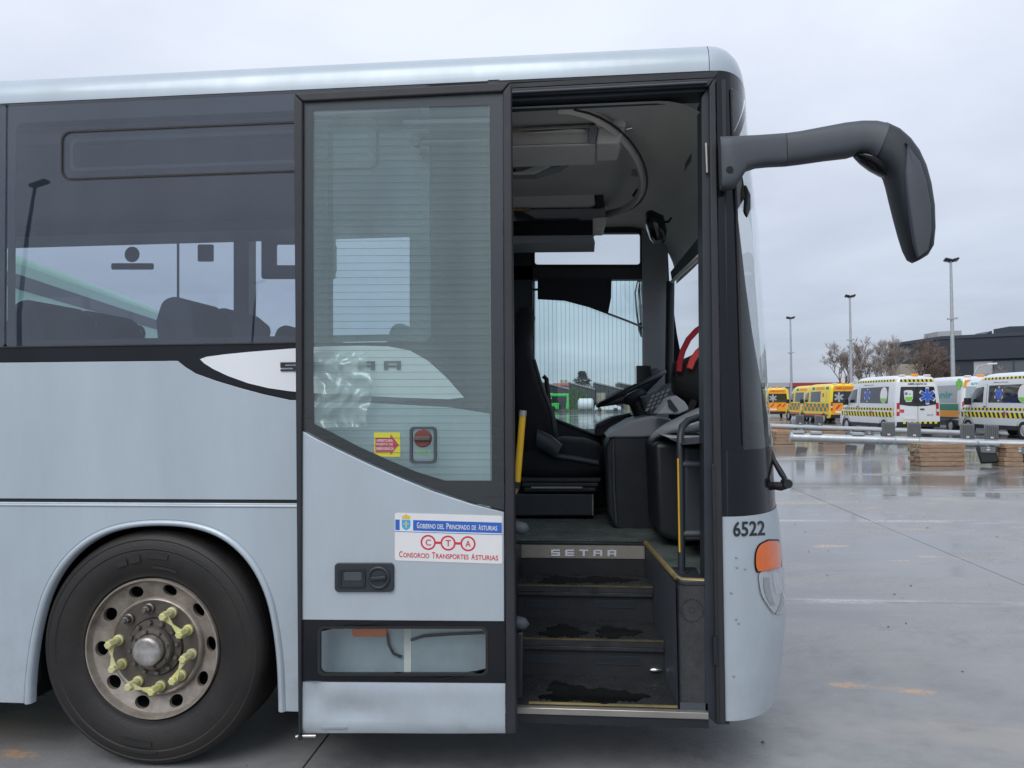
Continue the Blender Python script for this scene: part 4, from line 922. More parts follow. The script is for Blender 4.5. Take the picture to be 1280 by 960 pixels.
# instrument binnacle: sloping key panel
A, B, C_, D_ = P(806, 493, 1.5), P(842, 478, 1.5), P(826, 518, 1.5), P(795, 506, 1.5)
cp('binnacle', 'trim_mid', [(804, 496), (830, 488), (844, 477), (842, 500), (826, 518), (812, 519)], 1.5, 2.2, db, .008)
kb = MB()
for j in range(4):
    for i in range(4):
        x_, y_ = 815+6.2*i-2.4*j, 494-2.3*i+5.6*j; kb.px([(x_, y_), (x_+4.2, y_-1.6), (x_+2.7, y_+2.2), (x_-1.5, y_+3.8)], 1.49, 1.502)
kb.build('switch_keys', 'trim_grey', db, kind='stuff')
cp('dash_monitor', 'screen', [(795.5, 457), (814, 457), (815, 481), (796, 482)], 1.95, 2.1, db, .004)
MB().loft([((808, 462), (822, 460), .03, 0), ((806, 470), (830, 462), .05, 0), ((808, 478), (829, 472), .04, 0)], 2.0, 12, 2.2).build('column_shroud', 'trim_mid', db, smooth=50)
cp('side_console', 'trim_dark', [(744, 535), (746, 530), (765, 521), (786, 517), (800, 522), (800, 541), (744, 546)], 2.1, 2.44, db, .01)
cp('side_console_rim', 'trim_mid', [(744, 531), (765, 521), (788, 516), (788, 519), (766, 525), (750, 534)], 2.06, 2.12, db, .003)
cp('card_box', 'red_cloth', [(763, 522), (772, 519), (777, 522), (768, 525)], 2.12, 2.2, db)
# steering wheel
sw = part('steering_wheel', coach)
c = P(788.5, 486, 1.93); e1 = (P(833, 462.5, 1.93)-P(744, 508, 1.93)).normalized(); e2 = Vector((0, 1, 0)); nn_ = e1.cross(e2).normalized()
if nn_.z < 0: nn_ = -nn_
rad = .245; rows = []
for k in range(48):
    a = 2*PI*k/48; e = e1*math.cos(a)+e2*math.sin(a); rows.append([c+e*(rad+.016*math.cos(q_))+nn_*.017*math.sin(q_) for q_ in [2*PI*j/10 for j in range(10)]])
rows.append(rows[0]); MB().grid(rows, True).build('wheel_rim', 'black', sw, smooth=60)
for a in (R(20), R(160), R(200), R(340)):
    e = e1*math.cos(a)+e2*math.sin(a); MB().tube([c-nn_*.05+e*.05, c-nn_*.03+e*.13, c+e*(rad-.005)], [.03, .024, .018], 8, (1, .5)).build('wheel_spoke', 'trim_dark', sw, smooth=60)
k_ = MB(); rows = []
for r_, h in ((0, -.02), (.075, -.025), (.09, -.045), (.085, -.075), (.05, -.1)):
    rows.append([c+nn_*h+(e1*math.cos(q_)+e2*math.sin(q_))*r_ for q_ in [2*PI*j/20 for j in range(20)]])
MB().grid(rows, True).build('wheel_boss', 'trim_dark', sw, smooth=50)
MB().tube([c-nn_*.08, c-nn_*.25, P(812, 545, 1.93)], [.06, .075, .09], 12).build('steering_column', 'black', sw, smooth=50)
MB().tube([c-nn_*.12, P(815, 512, 1.78)], [.014, .01], 8).build('column_stalk', 'black', sw, smooth=50)
# passenger grab rail at the front
gr = part('grab_rail', coach)
b0 = PZ(852, 717, ZF); gy = b0.y
MB().tube([b0, P(851.5, 640, gy), P(850.5, 565, gy), P(850.5, 545, gy+.02), P(853, 533, gy+.05), P(860, 526, gy+.08), P(872, 522, gy+.1), P(890, 521, gy+.12)], .0165, 14).build('rail_post', 'trim_dark', gr, smooth=60)
MB().tube([P(847.6, 573, gy-.012), P(849.6, 690, gy-.012)], .0045, 8).build('rail_strip', 'yellow', gr, smooth=60)
for y_ in (580, 667): MB().tube([P(853, y_, gy), P(890, y_, gy)], .0145, 12).build('rail_bar', 'trim_mid', gr, smooth=60)
MB().lathe([(0, 0), (.03, 0), (.03, .012), (.018, .014)], b0, 20, 'z').build('rail_foot', 'trim_dark', gr, smooth=40)
# inside of the front: dash shelf and lower front wall
MB().grid([[fpt(SA+(PI-2*SA)*k/30, z, off=-.05) for k in range(31)] for z in (ZF-.03, 1.45)]).build('front_wall_lining', 'trim_dark', coach, smooth=60)
rws = [fpt(SA+(PI-2*SA)*k/30, 1.44, off=-.04) for k in range(31)]
MB().grid([rws, [Vector((.42, p.y, 1.42)) for p in rws]]).build('dash_shelf', 'trim_dark', coach, smooth=60)
# ------------------------------------------------------------------ passenger seats
def pseat(x_, y_):
    ps = part('passenger_seat', coach)
    def q(a): return [(x_+u, v) for u, v in a]
    MB().xz(q([(-.10, 1.32), (.02, 1.30), (-.02, 1.7), (-.06, 1.98), (-.09, 2.07), (-.15, 2.12), (-.22, 2.10), (-.25, 2.0), (-.21, 1.6)]), y_, y_+.43).build('backrest', 'seat_far', ps, bevel=.05, seg=4)
    MB().xz(q([(-.10, 1.20), (.36, 1.24), (.40, 1.28), (.38, 1.34), (-.08, 1.32)]), y_+.01, y_+.42).build('cushion', 'seat_far', ps, bevel=.035, seg=3)
    MB().box(x_-.05, x_+.05, y_+.12, y_+.3, ZF, 1.21).build('seat_stand', 'trim_mid', ps)
    MB().tube([*[(x_-.14+.045*math.cos(R(-50+28*k)), y_+.45+.02*math.sin(R(14*k)), 2.02+.05*math.sin(R(-50+28*k))) for k in range(11)]], .011, 8).build('grab_loop', 'trim_mid', ps, smooth=60)
p0 = None
for xx in (-4.72, -3.97, -3.22, -2.47, -1.72, -.97):
    for yy in (.13, .575, 1.5, 1.945):
        if xx > -1.0 and yy < 1: continue
        pseat(xx+.03*math.sin(xx*9+yy*5), yy)
# ------------------------------------------------------------------ backpack on the dash
bp_ = thing('backpack', 'black backpack with dark red strap lying on the dashboard behind the screen', 'backpack', P(858, 505, 1.15))
MB().loft([((838, 472), (840, 480), .05, 0), ((842, 452), (842, 492), .13, 0), ((850, 450), (852, 502), .16, .02), ((860, 446), (864, 508), .18, .03), ((872, 440), (876, 512), .18, .03), ((886, 445), (888, 505), .15, .03), ((895, 460), (895, 490), .08, .03)], 1.15, 16, 2.4).build('pack_body', 'bag', bp_, smooth=60)
def strap(pts, Y, w_, m, nm):
    a = []; b_ = []
    for i, (x_, y_) in enumerate(pts):
        x2, y2_ = pts[min(i+1, len(pts)-1)]; x3, y3_ = pts[max(i-1, 0)]; d = Vector((x2-x3, y2_-y3_)).normalized(); a.append((x_-d.y*w_, y_+d.x*w_)); b_.append((x_+d.y*w_, y_-d.x*w_))
    return MB().px(a+b_[::-1], Y, Y+.03).build(nm, m, bp_, bevel=.006)
strap([(849, 465), (850, 452), (854, 438), (861, 424), (871, 413), (884, 404)], .98, 3.6, 'red_cloth', 'shoulder_strap')
strap([(862, 461), (866, 450), (873, 440), (884, 430)], .97, 4, 'red_light', 'shoulder_strap')
MB().tube([P(841, 470, 1.05), P(843, 455, 1.0), P(849, 450, 1.0)], .008, 8).build('carry_loop', 'bag', bp_, smooth=60)
strap([(868, 500), (863, 512), (860, 522)], 1.0, 4, 'bag', 'hanging_strap')
# ------------------------------------------------------------------ vans
VSEC = [(0, .42, 2.44, .955, .80), (.05, .40, 2.53, .985, .84), (.25, .36, 2.585, .99, .86), (1.0, .34, 2.62, .995, .87), (3.0, .34, 2.62, .995, .87), (3.75, .34, 2.58, .995, .85), (4.15, .34, 2.44, .99, .80), (4.5, .34, 2.12, .985, .78), (4.85, .34, 1.72, .975, .80), (5.05, .34, 1.48, .965, .84), (5.4, .34, 1.30, .95, .84), (5.7, .36, 1.12, .88, .76), (5.84, .38, .95, .78, .66), (5.9, .42, .80, .66, .55)]
def vsec(x):
    x = min(max(x, 0), 5.9)
    for a, b in zip(VSEC, VSEC[1:]):
        if x <= b[0]:
            t = (x-a[0])/(b[0]-a[0]); return [p+(q-p)*t for p, q in zip(a, b)]
    return VSEC[-1]
def vy(x, z):
    _, zb_, zt, wb, wt = vsec(x); t = min(1, max(0, (z-zb_)/(zt-zb_)))
    y = wb+(wt-wb)*max(0, (t-.42)/.58)**1.4
    if t > .9: y *= 1-.22*((t-.9)/.1)**2.2
    if t < .12: y *= 1-.04*(1-t/.12)
    return y
def vring(x):
    _, zb_, zt, wb, wt = vsec(x); ts = [0, .05, .12, .25, .4, .5, .6, .7, .8, .9, .94, .97, .99, 1]
    lft = [(x, vy(x, zb_+(zt-zb_)*t), zb_+(zt-zb_)*t) for t in ts]
    topc = [(x, lft[-1][1]*k, zt+.018*(1-k*k)) for k in (.6, 0, -.6)]
    return lft+topc+[(a, -b, c) for a, b, c in lft[::-1]]
class Van:
    def __init__(s, root): s.r = root
    def side(s, sd_, q, off, name, m, par=None, nx=8, nz=5):       # q: four (x, z) corners
        G = []
        for j in range(nz+1):
            v = j/nz; rw = []
            for i in range(nx+1):
                u = i/nx; x = (q[0][0]*(1-u)+q[1][0]*u)*(1-v)+(q[3][0]*(1-u)+q[2][0]*u)*v; z = (q[0][1]*(1-u)+q[1][1]*u)*(1-v)+(q[3][1]*(1-u)+q[2][1]*u)*v
                rw.append((x, sd_*(vy(x, z)+off), z))
            G.append(rw)
        return MB().grid(G).build(name, m, par or s.r)
    def sidemany(s, sd_, quads, off, name, m):
        b = MB()
        for q in quads: b.add([(x, sd_*(vy(x, z)+off), z) for x, z in q], [(0, 1, 2, 3)])
        return b.build(name, m, s.r, kind='stuff')
    def rear(s, pts, off, name, m, par=None): return MB().prism([(-off, y, z) for y, z in pts], [(-off+.006, y, z) for y, z in pts]).build(name, m, par or s.r)
def star(cx, cy, r_, sx=1.0):
    pts = []
    for k in range(6):
        a = R(90+60*k); e = (math.cos(a), math.sin(a)); n = (-e[1], e[0]); w_ = .2*r_
        for t, w2 in ((.36, -w_), (1, -w_), (1, w_), (.36, w_)): pts.append((cx+sx*(e[0]*t*r_+n[0]*w2), cy+e[1]*t*r_+n[1]*w2))
    return pts
def van(name, label, style, loc, rz, group=None):
    rt = thing(name, label, 'ambulance', (0, 0, 0), group); V = Van(rt); paint = {'white': 'van_white', 'yellow': 'van_yellow', 'sani': 'van_white'}[style]
    b = MB(); rows = [vring(x) for x in [0, .02, .05, .12, .25, .6, 1, 2, 3, 3.4, 3.75, 3.95, 4.15, 4.33, 4.5, 4.68, 4.85, 4.95, 5.05, 5.2, 5.4, 5.55, 5.7, 5.78, 5.84, 5.9]]
    n = len(rows[0]); b.grid(rows, True); b.cap(0, n); b.cap((len(rows)-1)*n, n); b.build('body', paint, rt, smooth=38)
    # bumpers, sills, wheels
    MB().box(-.06, .12, -.93, .93, .36, .60).build('rear_bumper', 'black', rt, bevel=.03)
    MB().box(5.55, 5.93, -.8, .8, .34, .62).build('front_bumper', 'trim_dark', rt, bevel=.06)
    for sd_ in (1, -1): MB().box(1.35, 4.3, sd_*.96-.03, sd_*.96+.03, .33, .50).build('sill', 'black', rt)
    w0 = None
    for x in (1.0, 4.75):
        for sd_ in (1, -1):
            wh = part('wheel', rt)
            MB().lathe([(.2, sd_*.86), (.33, sd_*.85), (.345, sd_*.88), (.345, sd_*1.0), (.32, sd_*1.015), (.22, sd_*1.0)], (x, 0, .345), 24).build('tyre', 'tyre', wh, smooth=40)
            MB().lathe([(.22, sd_*.985), (.2, sd_*.97), (.1, sd_*.99), (0, sd_*.995)], (x, 0, .345), 20).build('rim', 'galv', wh, smooth=40)
            MB().lathe([(.43, sd_*1.0), (.43, sd_*.9), (.36, sd_*.9)], (x, 0, .36), 24).build('arch', 'black', rt)
    # cab glass
    for sd_ in (1, -1):
        V.side(sd_, [(3.62, 1.42), (4.92, 1.42), (4.40, 2.02), (3.62, 2.08)], .006, 'cab_window', 'van_glass')
        if style != 'sani': V.side(sd_, [(.62, 1.40), (3.25, 1.42), (3.25, 2.12), (.62, 2.14)], .006, 'side_window', 'van_glass')
        else: V.side(sd_, [(.35, 1.38), (3.25, 1.40), (3.25, 2.2), (.35, 2.22)], .006, 'side_panel', 'van_grey')
        MB().box(4.42, 4.66, sd_*1.02-.02*sd_, sd_*1.22, 1.32, 1.62).build('door_mirror', 'black', rt, bevel=.04)
        V.side(sd_, [(3.42, 1.22), (3.56, 1.22), (3.56, 1.27), (3.42, 1.27)], .02, 'door_handle', 'black', nx=2, nz=1)
        V.side(sd_, [(3.38, .5), (3.40, .5), (3.40, 2.2), (3.38, 2.2)], .004, 'door_gap', 'trim_mid', nx=1)
        MB().add([(-.008, sd_*.93, .86), (-.008, sd_*.80, .86), (-.008, sd_*.78, 1.42), (-.008, sd_*.91, 1.42), (.14, sd_*1.0, .86), (.14, sd_*.985, 1.42)], [(0, 1, 2, 3), (0, 3, 5, 4)]).build('tail_lamp', 'lens_red', rt)
        MB().add([(-.012, sd_*.92, 1.03), (-.012, sd_*.81, 1.03), (-.012, sd_*.805, 1.15), (-.012, sd_*.915, 1.15)], [(0, 1, 2, 3)]).build('reverse_lamp', 'lens_clear', rt)
    MB().grid([[(x, y, z+.012) for y in (-.68, -.3, .3, .68)] for x, z in ((5.02, 1.50), (4.85, 1.71), (4.5, 2.11), (4.22, 2.38))]).build('windscreen', 'van_glass', rt, smooth=60)
    MB().box(-.012, .0, -.004, .004, .62, 2.3).build('rear_door_gap', 'trim_dark', rt)
    MB().box(-.03, -.005, -.28, -.10, 1.12, 1.17).build('rear_handle', 'black', rt)
    MB().box(-.02, -.006, .1, .62, .70, .82).build('number_plate', 'print_white', rt)
    for y in (-.55, 0, .55): MB().box(.12, .34, y-.12, y+.12, 2.56, 2.68 if y == 0 else 2.655).build('roof_beacon', 'van_orange' if y == 0 else 'lens_clear', rt, bevel=.03)
    if style == 'white':
        V.rear([(.80, 1.40), (.80, 1.35), (.4, 1.29), (0, 1.27), (-.4, 1.29), (-.80, 1.35), (-.80, 1.40), (-.735, 2.08), (-.70, 2.12), (.70, 2.12), (.735, 2.08)], .008, 'rear_window', 'van_glass')
        V.rear(star(-.42, 1.72, .37), .016, 'star_of_life', 'print_white'); V.rear(star(-.42, 1.72, .32), .018, 'star_of_life', 'star_blue')
        V.rear([(.60, 1.92), (.52, 1.97), (.28, 1.97), (.2, 1.92), (.22, 1.6), (.29, 1.46), (.51, 1.46), (.58, 1.6)], .016, 'shield_badge', 'print_white')
        V.rear([(.565, 1.68), (.235, 1.68), (.25, 1.58), (.31, 1.49), (.49, 1.49), (.55, 1.58)], .018, 'shield_badge', 'van_lime')
        V.rear(star(.5, 1.82, .08), .018, 'shield_mark', 'star_blue'); V.rear([(.40, 1.76), (.28, 1.76), (.33, 1.87)], .018, 'shield_mark', 'van_lime')
        MB().text('AMBULANCIA', (-.010, .42, 2.19), (0, -.84, 0), (0, 0, .10)).build('lettering', 'ink', rt, fix=False)
        yb = []; kb_ = []
        for k in range(16):
            y0 = .74-1.48*k/16; q = [(y0, 2.33), (y0-.093, 2.33), (y0-.093+.03, 2.44), (y0+.03, 2.44)]; (yb if k % 2 else kb_).append(q)
        for qs, m in ((yb, 'print_yellow'), (kb_, 'ink')):
            b = MB(); [b.add([(-.010, max(-.75, min(.75, y)), z) for y, z in q], [(0, 1, 2, 3)]) for q in qs]; b.build('rear_top_band', m, rt, kind='stuff')
        yb = []; kb_ = []
        for k in range(14):
            y0 = .80-1.6*k/14; (yb if k % 2 else kb_).append([(y0, .605), (y0-.114, .605), (y0-.114, .69), (y0, .69)])
        for qs, m in ((yb, 'print_yellow'), (kb_, 'ink')):
            b = MB(); [b.add([(-.065, y, z-.09) for y, z in q], [(0, 1, 2, 3)]) for q in qs]; b.build('bumper_band', m, rt, kind='stuff')
        V.rear([(.78, 1.0), (.60, 1.0), (.60, 1.14), (.78, 1.14)], .008, 'warning_label', 'red_light')
        MB().text('SVA-102', (-.010, -.40, 0.86), (0, -.26, 0), (0, 0, .06)).build('lettering', 'trim_mid', rt, fix=False)
        for sd_ in (1, -1):
            for z0, z1, n_, lean, nm in ((1.10, 1.20, 38, .0, 'side_check_band'), (.80, 1.02, 34, .10, 'side_hatch_band'), (2.36, 2.45, 30, .0, 'roof_check_band')):
                ya = []; ka = []; X0, X1 = (.16, 5.3) if z0 < 2 else (.1, 3.9)
                for k in range(n_):
                    x = X0+(X1-X0)*k/n_; d = (X1-X0)/n_
                    if z1 > vsec(x+d)[2]-.05: continue
                    (ka if k % 2 else ya).append([(x, z0), (x+d, z0), (x+d+lean, z1), (x+lean, z1)])
                V.sidemany(sd_, ya, .006, nm, 'print_yellow'); V.sidemany(sd_, ka, .006, nm, 'ink')
            for cx, r_, m, off in ((2.55, .30, 'print_white', .012), (2.55, .26, 'star_blue', .015)):
                st_ = star(cx, 1.77, r_); MB().add([(x, sd_*(vy(x, z)+off), z) for x, z in st_], [tuple(range(len(st_)))]).build('star_of_life', m, rt)
            sh = [(1.0+.32*math.cos(2*PI*k/16), 1.77+.36*math.sin(2*PI*k/16)) for k in range(16)]
            MB().add([(x, sd_*(vy(x, z)+.012), z) for x, z in sh], [tuple(range(16))]).build('shield_badge', 'print_white', rt)
            s2 = [(1.0+.27*math.cos(R(200+140*k/8)), 1.72+.28*math.sin(R(200+140*k/8))) for k in range(9)]
            MB().add([(x, sd_*(vy(x, z)+.015), z) for x, z in s2], [tuple(range(9))]).build('shield_badge', 'van_lime', rt)
            t0 = (3.0, sd_*(vy(2.6, 2.28)+.012), 2.21); MB().text('AMBULANCIA', t0 if sd_ > 0 else (2.0, t0[1], t0[2]), (-1.0*sd_, 0, 0), (0, -.02*sd_, .10)).build('lettering', 'trim_mid', rt, fix=False)
            V.side(sd_, [(2.1, .86), (2.22, .86), (2.22, 1.06), (2.1, 1.06)], .014, 'side_marker', 'lens_red', nx=1, nz=1)
    if style == 'yellow':
        V.rear([(.80, 1.40), (.78, 1.34), (-.78, 1.34), (-.80, 1.40), (-.735, 2.12), (.735, 2.12)], .008, 'rear_window', 'van_glass')
        V.rear(star(.38, 1.73, .32), .016, 'star_of_life', 'van_grey')
        V.rear([(.90, .62), (-.90, .62), (-.90, 1.32), (.90, 1.32)], .005, 'rear_stripe_ground', 'van_orange')
        V.rear([(.74, 2.16), (-.74, 2.16), (-.70, 2.46), (.70, 2.46)], .005, 'rear_top_panel', 'van_orange')
        MB().text('AMBULANCIA', (-.012, .58, 2.24), (0, -1.16, 0), (0, 0, .14)).build('lettering', 'print_red', rt, fix=False)
        for y0, z0 in ((.65, .95), (.1, .95), (-.3, .95)): V.rear([(y0, z0), (y0-.16, z0), (y0-.42, z0+.3), (y0-.26, z0+.3)], .010, 'chevron', 'print_red')
        for sd_ in (1, -1):
            cells = {'van_green': [], 'van_orange': []}
            for j in range(2):
                for k in range(14):
                    x = .2+.345*k; z = .80+.26*j
                    if z+.26 > vsec(x+.345)[2]-.02: continue
                    cells['van_green' if (k+j) % 2 else 'van_orange'].append([(x, z), (x+.345, z), (x+.345, z+.26), (x, z+.26)])
            for m, qs in cells.items(): V.sidemany(sd_, qs, .006, 'check_band', m)
            for a, bq, m in ((.3, .75, 'van_green'), (2.6, 3.1, 'van_green'), (1.0, 2.4, 'van_orange')): V.side(sd_, [(a, 2.24), (bq, 2.24), (bq, 2.42), (a, 2.42)], .006, 'top_check', m, nx=3, nz=2)
            V.side(sd_, [(.55, 1.38), (1.5, 1.38), (1.5, 2.16), (.55, 2.16)], .010, 'closed_panel', 'van_yellow', nx=3)
            V.side(sd_, [(.95, 1.75), (1.2, 1.75), (1.2, 2.0), (.95, 2.0)], .016, 'red_badge', 'print_red', nx=1, nz=1)
            V.side(sd_, [(.3, .52), (5.2, .52), (5.2, .62), (.3, .62)], .006, 'red_line', 'print_red', nx=14, nz=1)
            V.side(sd_, [(1.9, 1.46), (2.3, 1.46), (2.3, 2.06), (1.9, 2.06)], .012, 'window_film', 'window_film', nx=2, nz=2)
    if style == 'sani':
        V.rear([(.78, 1.36), (-.78, 1.36), (-.735, 2.14), (.735, 2.14)], .008, 'rear_window', 'van_grey')
        V.rear([(.90, .62), (.45, .62), (.45, 1.0), (.78, 1.34), (.90, 1.34)], .006, 'orange_wedge', 'van_orange'); V.rear([(.45, .9), (-.2, .62), (.45, .62)], .006, 'orange_wedge', 'van_orange')
        V.rear([(.90, 1.1), (.72, 1.1), (.50, 1.30), (.72, 1.52), (.90, 1.45)], .010, 'red_wedge', 'print_red')
        V.rear([(.86, 2.08), (.74, 2.08), (.70, 2.30), (.5, 2.44), (.78, 2.44)], .010, 'orange_corner', 'van_orange')
        MB().text('ambulan', (-.012, .52, 2.20), (0, -.95, 0), (0, 0, .17)).build('lettering', 'van_teal', rt, fix=False)
        MB().text('sanir', (-.016, .58, 1.66), (0, -.80, 0), (0, 0, .19)).build('lettering', 'van_teal', rt, fix=False)
        for sd_ in (1, -1):
            V.side(sd_, [(.2, 1.04), (4.8, 1.04), (4.8, 1.34), (.2, 1.34)], .006, 'green_band', 'van_green', nx=14, nz=2)
            V.side(sd_, [(.2, .74), (4.8, .74), (4.8, 1.03), (.2, 1.03)], .006, 'orange_band', 'van_orange', nx=14, nz=2)
            V.side(sd_, [(.2, .36), (5.0, .36), (5.0, .73), (.2, .73)], .006, 'dark_skirt', 'trim_dark', nx=14, nz=2)
            MB().text('sanir', (2.9 if sd_ > 0 else .7, sd_*(vy(1.6, 1.8)+.03), 1.60), (-2.1*sd_, 0, 0), (0, 0, .34)).build('lettering', 'van_teal', rt, fix=False)
            cr = [(.1, 2.05), (.1, 2.2), (-.06, 2.2), (-.06, 2.42), (.1, 2.42), (.1, 2.52), (.36, 2.52), (.36, 2.42), (.52, 2.42), (.52, 2.2), (.36, 2.2), (.36, 2.05)]
            MB().prism([(x, sd_*(vy(.3, min(z, 2.3))+.03), z-.02) for x, z in cr], [(x, sd_*(vy(.3, min(z, 2.3))+.004), z-.02) for x, z in cr]).build('green_cross', 'van_lime', rt)
    rt.location = loc; rt.rotation_euler = (0, 0, rz); return rt
def at(px, dep, dx_=0, dy_=0):
    p = on_ground(px, dep); return (p.x+dx_, p.y+dy_, 0)
UP = R(90)          # heading +Y: rear doors face the coach
van('ambulance_van', 'white ambulance with yellow and black hatching, rear doors and star emblem showing', 'white', at(1147, 33.3), UP+R(6), 'ambulances parked in the yard')
van('ambulance_van', 'white ambulance with yellow and black bands, cab beside the turquoise lettered one', 'white', at(1334, 28.6), UP+R(4), 'ambulances parked in the yard')
van('ambulance_van', 'white ambulance with turquoise lettering and green cross, between two hatched ambulances', 'sani', at(1229, 35.0), UP+R(0), 'ambulances parked in the yard')
van('ambulance_van', 'yellow ambulance with orange rear panel, parked beside the white hatched one', 'yellow', at(1056, 50), UP+R(5), 'ambulances parked in the yard')
van('ambulance_van', 'yellow chequered ambulance, second in the row from the white hatched one', 'yellow', at(1031, 56), UP+R(5), 'ambulances parked in the yard')
van('ambulance_van', 'small far yellow ambulance with chevrons, glimpsed next to the coach front', 'yellow', at(972, 66), UP+R(-6), 'ambulances parked in the yard')

# ------------------------------------------------------------------ lamp columns lying on timber blocks
def timber_stack(px0, px1, dep, h, label, rows_=4):
    a, b = on_ground(px0, dep), on_ground(px1, dep); d = (b-a); ln = d.length; d.normalize(); n = Vector((-d.y, d.x, 0)); c = (a+b)/2
    t = thing('timber_stack', label, 'timber', c, 'timber stacks under the lying columns'); src = None
    hh = h/rows_
    for j in range(rows_):
        for k in range(2):
            jit = random.uniform(-.03, .03); cc = c+n*(.16+.3*k)+d*jit+Vector((0, 0, hh*(j+.5)))
            MB().obox(cc, d*(ln/2+random.uniform(-.02, .01)), n*.13, Vector((0, 0, hh/2-.003))).build('timber_beam', 'timber', t, bevel=.008, seg=1)
    return t
timber_stack(1150, 1207, 18.2, .53, 'stack of squared timber under the near lying column, with a floodlight hung beside it', 5)
timber_stack(1256, 1316, 18.0, .53, 'stack of squared timber under the near lying column, between two hanging floodlights', 5)
timber_stack(970, 994, 27.5, .46, 'low timber stack under the end of the farther lying column', 4)
timber_stack(1029, 1057, 27.6, .46, 'low timber stack under the farther lying column, behind the near column', 4)
def flood(root, c, up, black, d, n, s_=1.0):
    f_ = part('floodlight', root); z = Vector((0, 0, 1))
    if up:
        MB().obox(c+z*.19*s_, d*.15*s_, n*.03, z*.17*s_).build('lamp_body', 'flood_grey', f_, bevel=.012, seg=1)
        fin = MB()
        for k in range(7): fin.obox(c+z*.19*s_-n*.045+d*(-.12+.04*k)*s_, d*.004, n*.016, z*.14*s_)
        fin.build('cooling_fins', 'flood_grey', f_, kind='stuff')
        MB().obox(c+z*.05*s_-n*.045, d*.03, n*.008, z*.02).build('rating_label', 'print_white', f_)
    else:
        a = (d*.25-z*.97).normalized(); q = a.cross(n)
        MB().obox(c-z*.2*s_+n*-.1, d*.19*s_+z*.02, n*.05+z*-.02, a*.2*s_).build('lamp_body', 'flood_black', f_, bevel=.02, seg=1)
        MB().obox(c-z*.08*s_+n*-.16, d*.16*s_, n*.012, z*.07*s_).build('gear_box', 'flood_grey', f_, bevel=.01, seg=1)
        MB().obox(c-z*.07*s_+n*-.175, d*.035, n*.004, z*.018).build('rating_label', 'print_white', f_)
        MB().obox(c-z*.02-n*.1, d*.03, n*.1, z*.02).build('lamp_bracket', 'galv', f_)
def lying_column(a, b, r0, r1, lamps, label, plates):
    d = (b-a).normalized(); n = Vector((-d.y, d.x, 0)).normalized(); t = thing('lying_lamp_column', label, 'lamp column', ((a+b)/2).xy.to_3d(), 'lamp columns laid on timber')
    MB().tube([a, a+(b-a)*.5, b], [r0, (r0+r1)/2, r1], 20).build('column', 'galv', t, smooth=50)
    MB().lathe([(0, 0), (r0*1.25, 0), (r0*1.25, .05), (r0, .05)], a, 20, 'x').build('column_cap', 'galv', t, smooth=40)
    for px_, up, bl_ in lamps:
        # nearest point along the column to that image column
        best = min((abs(((CAM+(a+(b-a)*k/400-CAM))-CAM).dot(_r)*F/((a+(b-a)*k/400-CAM).dot(_f))+640-px_), k) for k in range(401))[1]
        c = a+(b-a)*best/400
        flood(t, c+Vector((0, 0, r0*.9 if up else -r0*.6)), up, bl_, d, n)
    for px_ in plates:
        best = min((abs((a+(b-a)*k/400-CAM).dot(_r)*F/((a+(b-a)*k/400-CAM).dot(_f))+640-px_), k) for k in range(401))[1]
        c = a+(b-a)*best/400
        MB().obox(c+Vector((0, 0, r0+.03)), d*.14, n*.08, Vector((0, 0, .035))).build('mounting_plate', 'galv', t, bevel=.01, seg=1)
    return t
random.seed(5)
c1 = lying_column(PD(988, 546.5, 19.6), PD(1330, 557.5, 17.9), .108, .10, [(1111, True, 0), (1143, True, 0), (1209, True, 0), (1239, True, 0), (1232, False, 1), (1271, False, 1)], 'near galvanised lamp column lying on timber, floodlights bolted along it', [998, 1020, 1073])
c2 = lying_column(PD(958, 532.5, 28), PD(1200, 541, 27.6), .10, .09, [(1000, True, 0), (1024, True, 0), (1000, False, 1), (1061, False, 1), (1084, False, 1)], 'farther galvanised lamp column on low timber, in front of the yellow ambulances', [])
for k, (xa, xb) in enumerate(((1098, 1120), (1132, 1150), (1222, 1232))):
    pts = [PD(xa+(xb-xa)*t/8, 549+14*math.sin(PI*t/8)+2*math.sin(t*2.1+k), 18.3) for t in range(9)]
    tag(MB().tube(pts, .006, 6).build('green_tie_rope', 'rope', None, smooth=60), ['loose green rope end beneath the first pair of floodlights', 'green rope loop beside the timber stack', 'green rope tied above the hanging floodlight'][k], 'rope')
# loose grit and leaf scraps on the slabs
rnd = random.Random(17); gs = MB()
for k in range(220):
    x_, y_ = rnd.uniform(.2, 9), rnd.uniform(-1.6, 11); r_ = rnd.choice((.003, .004, .005, .008, .011)); a0 = rnd.uniform(0, 6)
    gs.add([(x_+r_*math.cos(a0+q*1.26)*rnd.uniform(.7, 1.3), y_+r_*math.sin(a0+q*1.26)*rnd.uniform(.7, 1.3), .0018) for q in range(5)]+[(x_, y_, .002+r_*rnd.uniform(.4, .9))], [(q, (q+1) % 5, 5) for q in range(5)])
tag(gs.build('grit', 'bark', None, fix=False), 'scattered grit and leaf scraps on the concrete', 'grit', kind='stuff')
